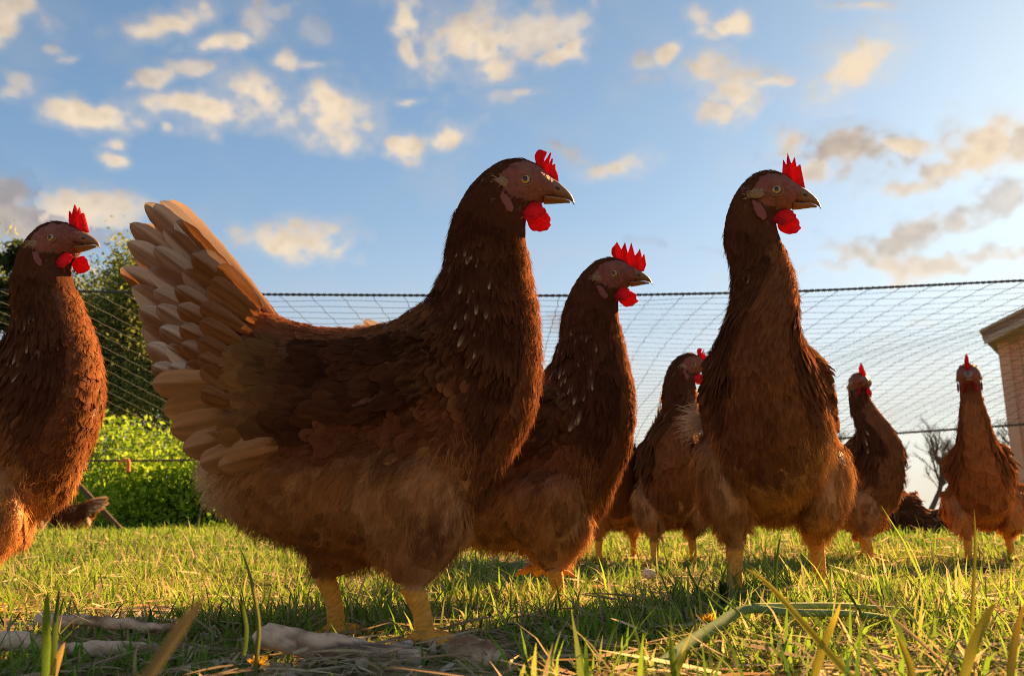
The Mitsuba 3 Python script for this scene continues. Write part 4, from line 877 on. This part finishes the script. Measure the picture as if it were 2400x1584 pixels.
def pine():
    rng = np.random.default_rng(3); b = np.array(gbase(-2, 13)); top = at(-2, 582, 13)[2]; h = top - b[2]
    root = tag('pine_tree', 'dark pine rising above the net at the left edge', 'tree', TG)
    parts = [tube([b, b + [0.05, 0, h * .5], b + [0, 0, h]], [.09, .06, .015], 8)]; C = []
    for k in range(60):
        t = rng.uniform(.25, 1.0); az = rng.uniform(0, 2 * np.pi); L = (1.02 - t) * 1.35 * rng.uniform(.6, 1.1) + .25; p = b + [0, 0, h * t]
        d = np.array([math.cos(az), math.sin(az), .25]); q = np.array([p + d * L * s + [0, 0, -.12 * L * s * s] for s in np.linspace(0, 1, 6)])
        parts.append(tube(q, np.linspace(.03, .008, 6), 4)); C += list(q[2:]) 
    v, f = join(parts); put(root + '__trunk', (v, f), 'bark', color=np.tile([.09, .06, .04], (len(v), 1)))
    v, f, c = leaf_cloud(np.array(C), .055, rng, 16000, [.11, .11, .06], PN, PNV); put(root + '__crown', (v, f), 'tree_leaf', color=c)
pine()
for i, (px, Y, top, lab) in enumerate([(105, 17, 690, 'olive tree-like bush directly right of the dark pine'), (215, 16, 640, 'tall slender spring tree just right of the leftmost hen\'s neck'), (285, 15, 668, 'olive spring tree left of the raised tail'),
                                      (350, 15, 730, 'olive spring tree behind the raised tail'), (420, 14, 830, 'low olive tree under the raised tail'), (140, 14, 820, 'broad olive tree behind the leftmost hen'), (495, 16, 900, 'lowest olive tree, behind the largest hen\'s rump')]):
    b = gbase(px, Y); h = at(px, top, Y)[2] - b[2]
    put_tree('spring_tree', lab, TG, b, h * 1.12, 20 + i, True, OL, OLV, spread=.5, n=19000, size=.038, clump=[.30, .30, .26], up=.8)
SG = 'bright green shrubs on the bank at left'
for i, (px, Y, hh, lab) in enumerate([(130, 9.6, .62, 'bright green shrub behind the leaning post'), (230, 9.1, 1.05, 'bright green shrub right of the leaning post'), (318, 8.4, .66, 'bright green shrub under the orange hook'),
                                      (412, 9.4, 1.12, 'bright green shrub left of the thin stake'), (486, 8.6, .72, 'bright green shrub behind the largest hen\'s rump'), (575, 9.3, .8, 'bright green shrub hidden mostly by the largest hen'), (30, 9.3, .85, 'bright green shrub behind the leftmost hen')]):
    b = gbase(px, Y); b[2] += .02
    put_tree('green_shrub', lab, SG, b, hh * 1.25, 40 + i, True, [.17, .31, .02], [.36, .48, .05], spread=.75, n=4200, size=.033, clump=[.20, .18, .14], up=.25, levels=4, r0=.018, cat='shrub')
HID = {0: 'bare tree behind the body of the walking hen', 1: 'bare tree behind the breast of the walking hen', 3: 'bare tree right of the gap, behind the half hidden hen', 4: 'bare tree behind the half hidden hen\'s neck',
       5: 'bare tree behind the left side of the tall facing hen', 6: 'bare tree behind the right side of the tall facing hen', 7: 'bare tree behind the right thigh of the tall hen', 8: 'bare tree behind the edge-on hen',
       10: 'bare tree behind the reddish facing hen', 12: 'bare tree behind the coop wall'}
BG = 'bare trees along the far field edge'
for i, (px, Y, top) in enumerate([(1330, 60, 1040), (1400, 62, 1045), (1478, 58, 1030), (1520, 64, 1040), (1590, 60, 1045), (1700, 55, 1030), (1850, 52, 1020), (1960, 48, 1010), (2075, 44, 1015), (2148, 40, 985), (2215, 46, 1000), (2330, 40, 975), (2420, 42, 985)]):
    b = gbase(px, Y); h = at(px, top, Y)[2] - b[2]
    where = {2: 'bare tree in the gap between the walking hen and the hen behind it', 9: 'spreading bare tree between the edge-on hen and the facing hen', 11: 'bare tree just left of the coop wall'}.get(i, None)
    put_tree('bare_tree', where or HID[i], BG, b, h * 1.15, 60 + i, False, None, None, spread=.5, levels=5, r0=h * .032, bark=(.12, .075, .055), nb=(4, 6))
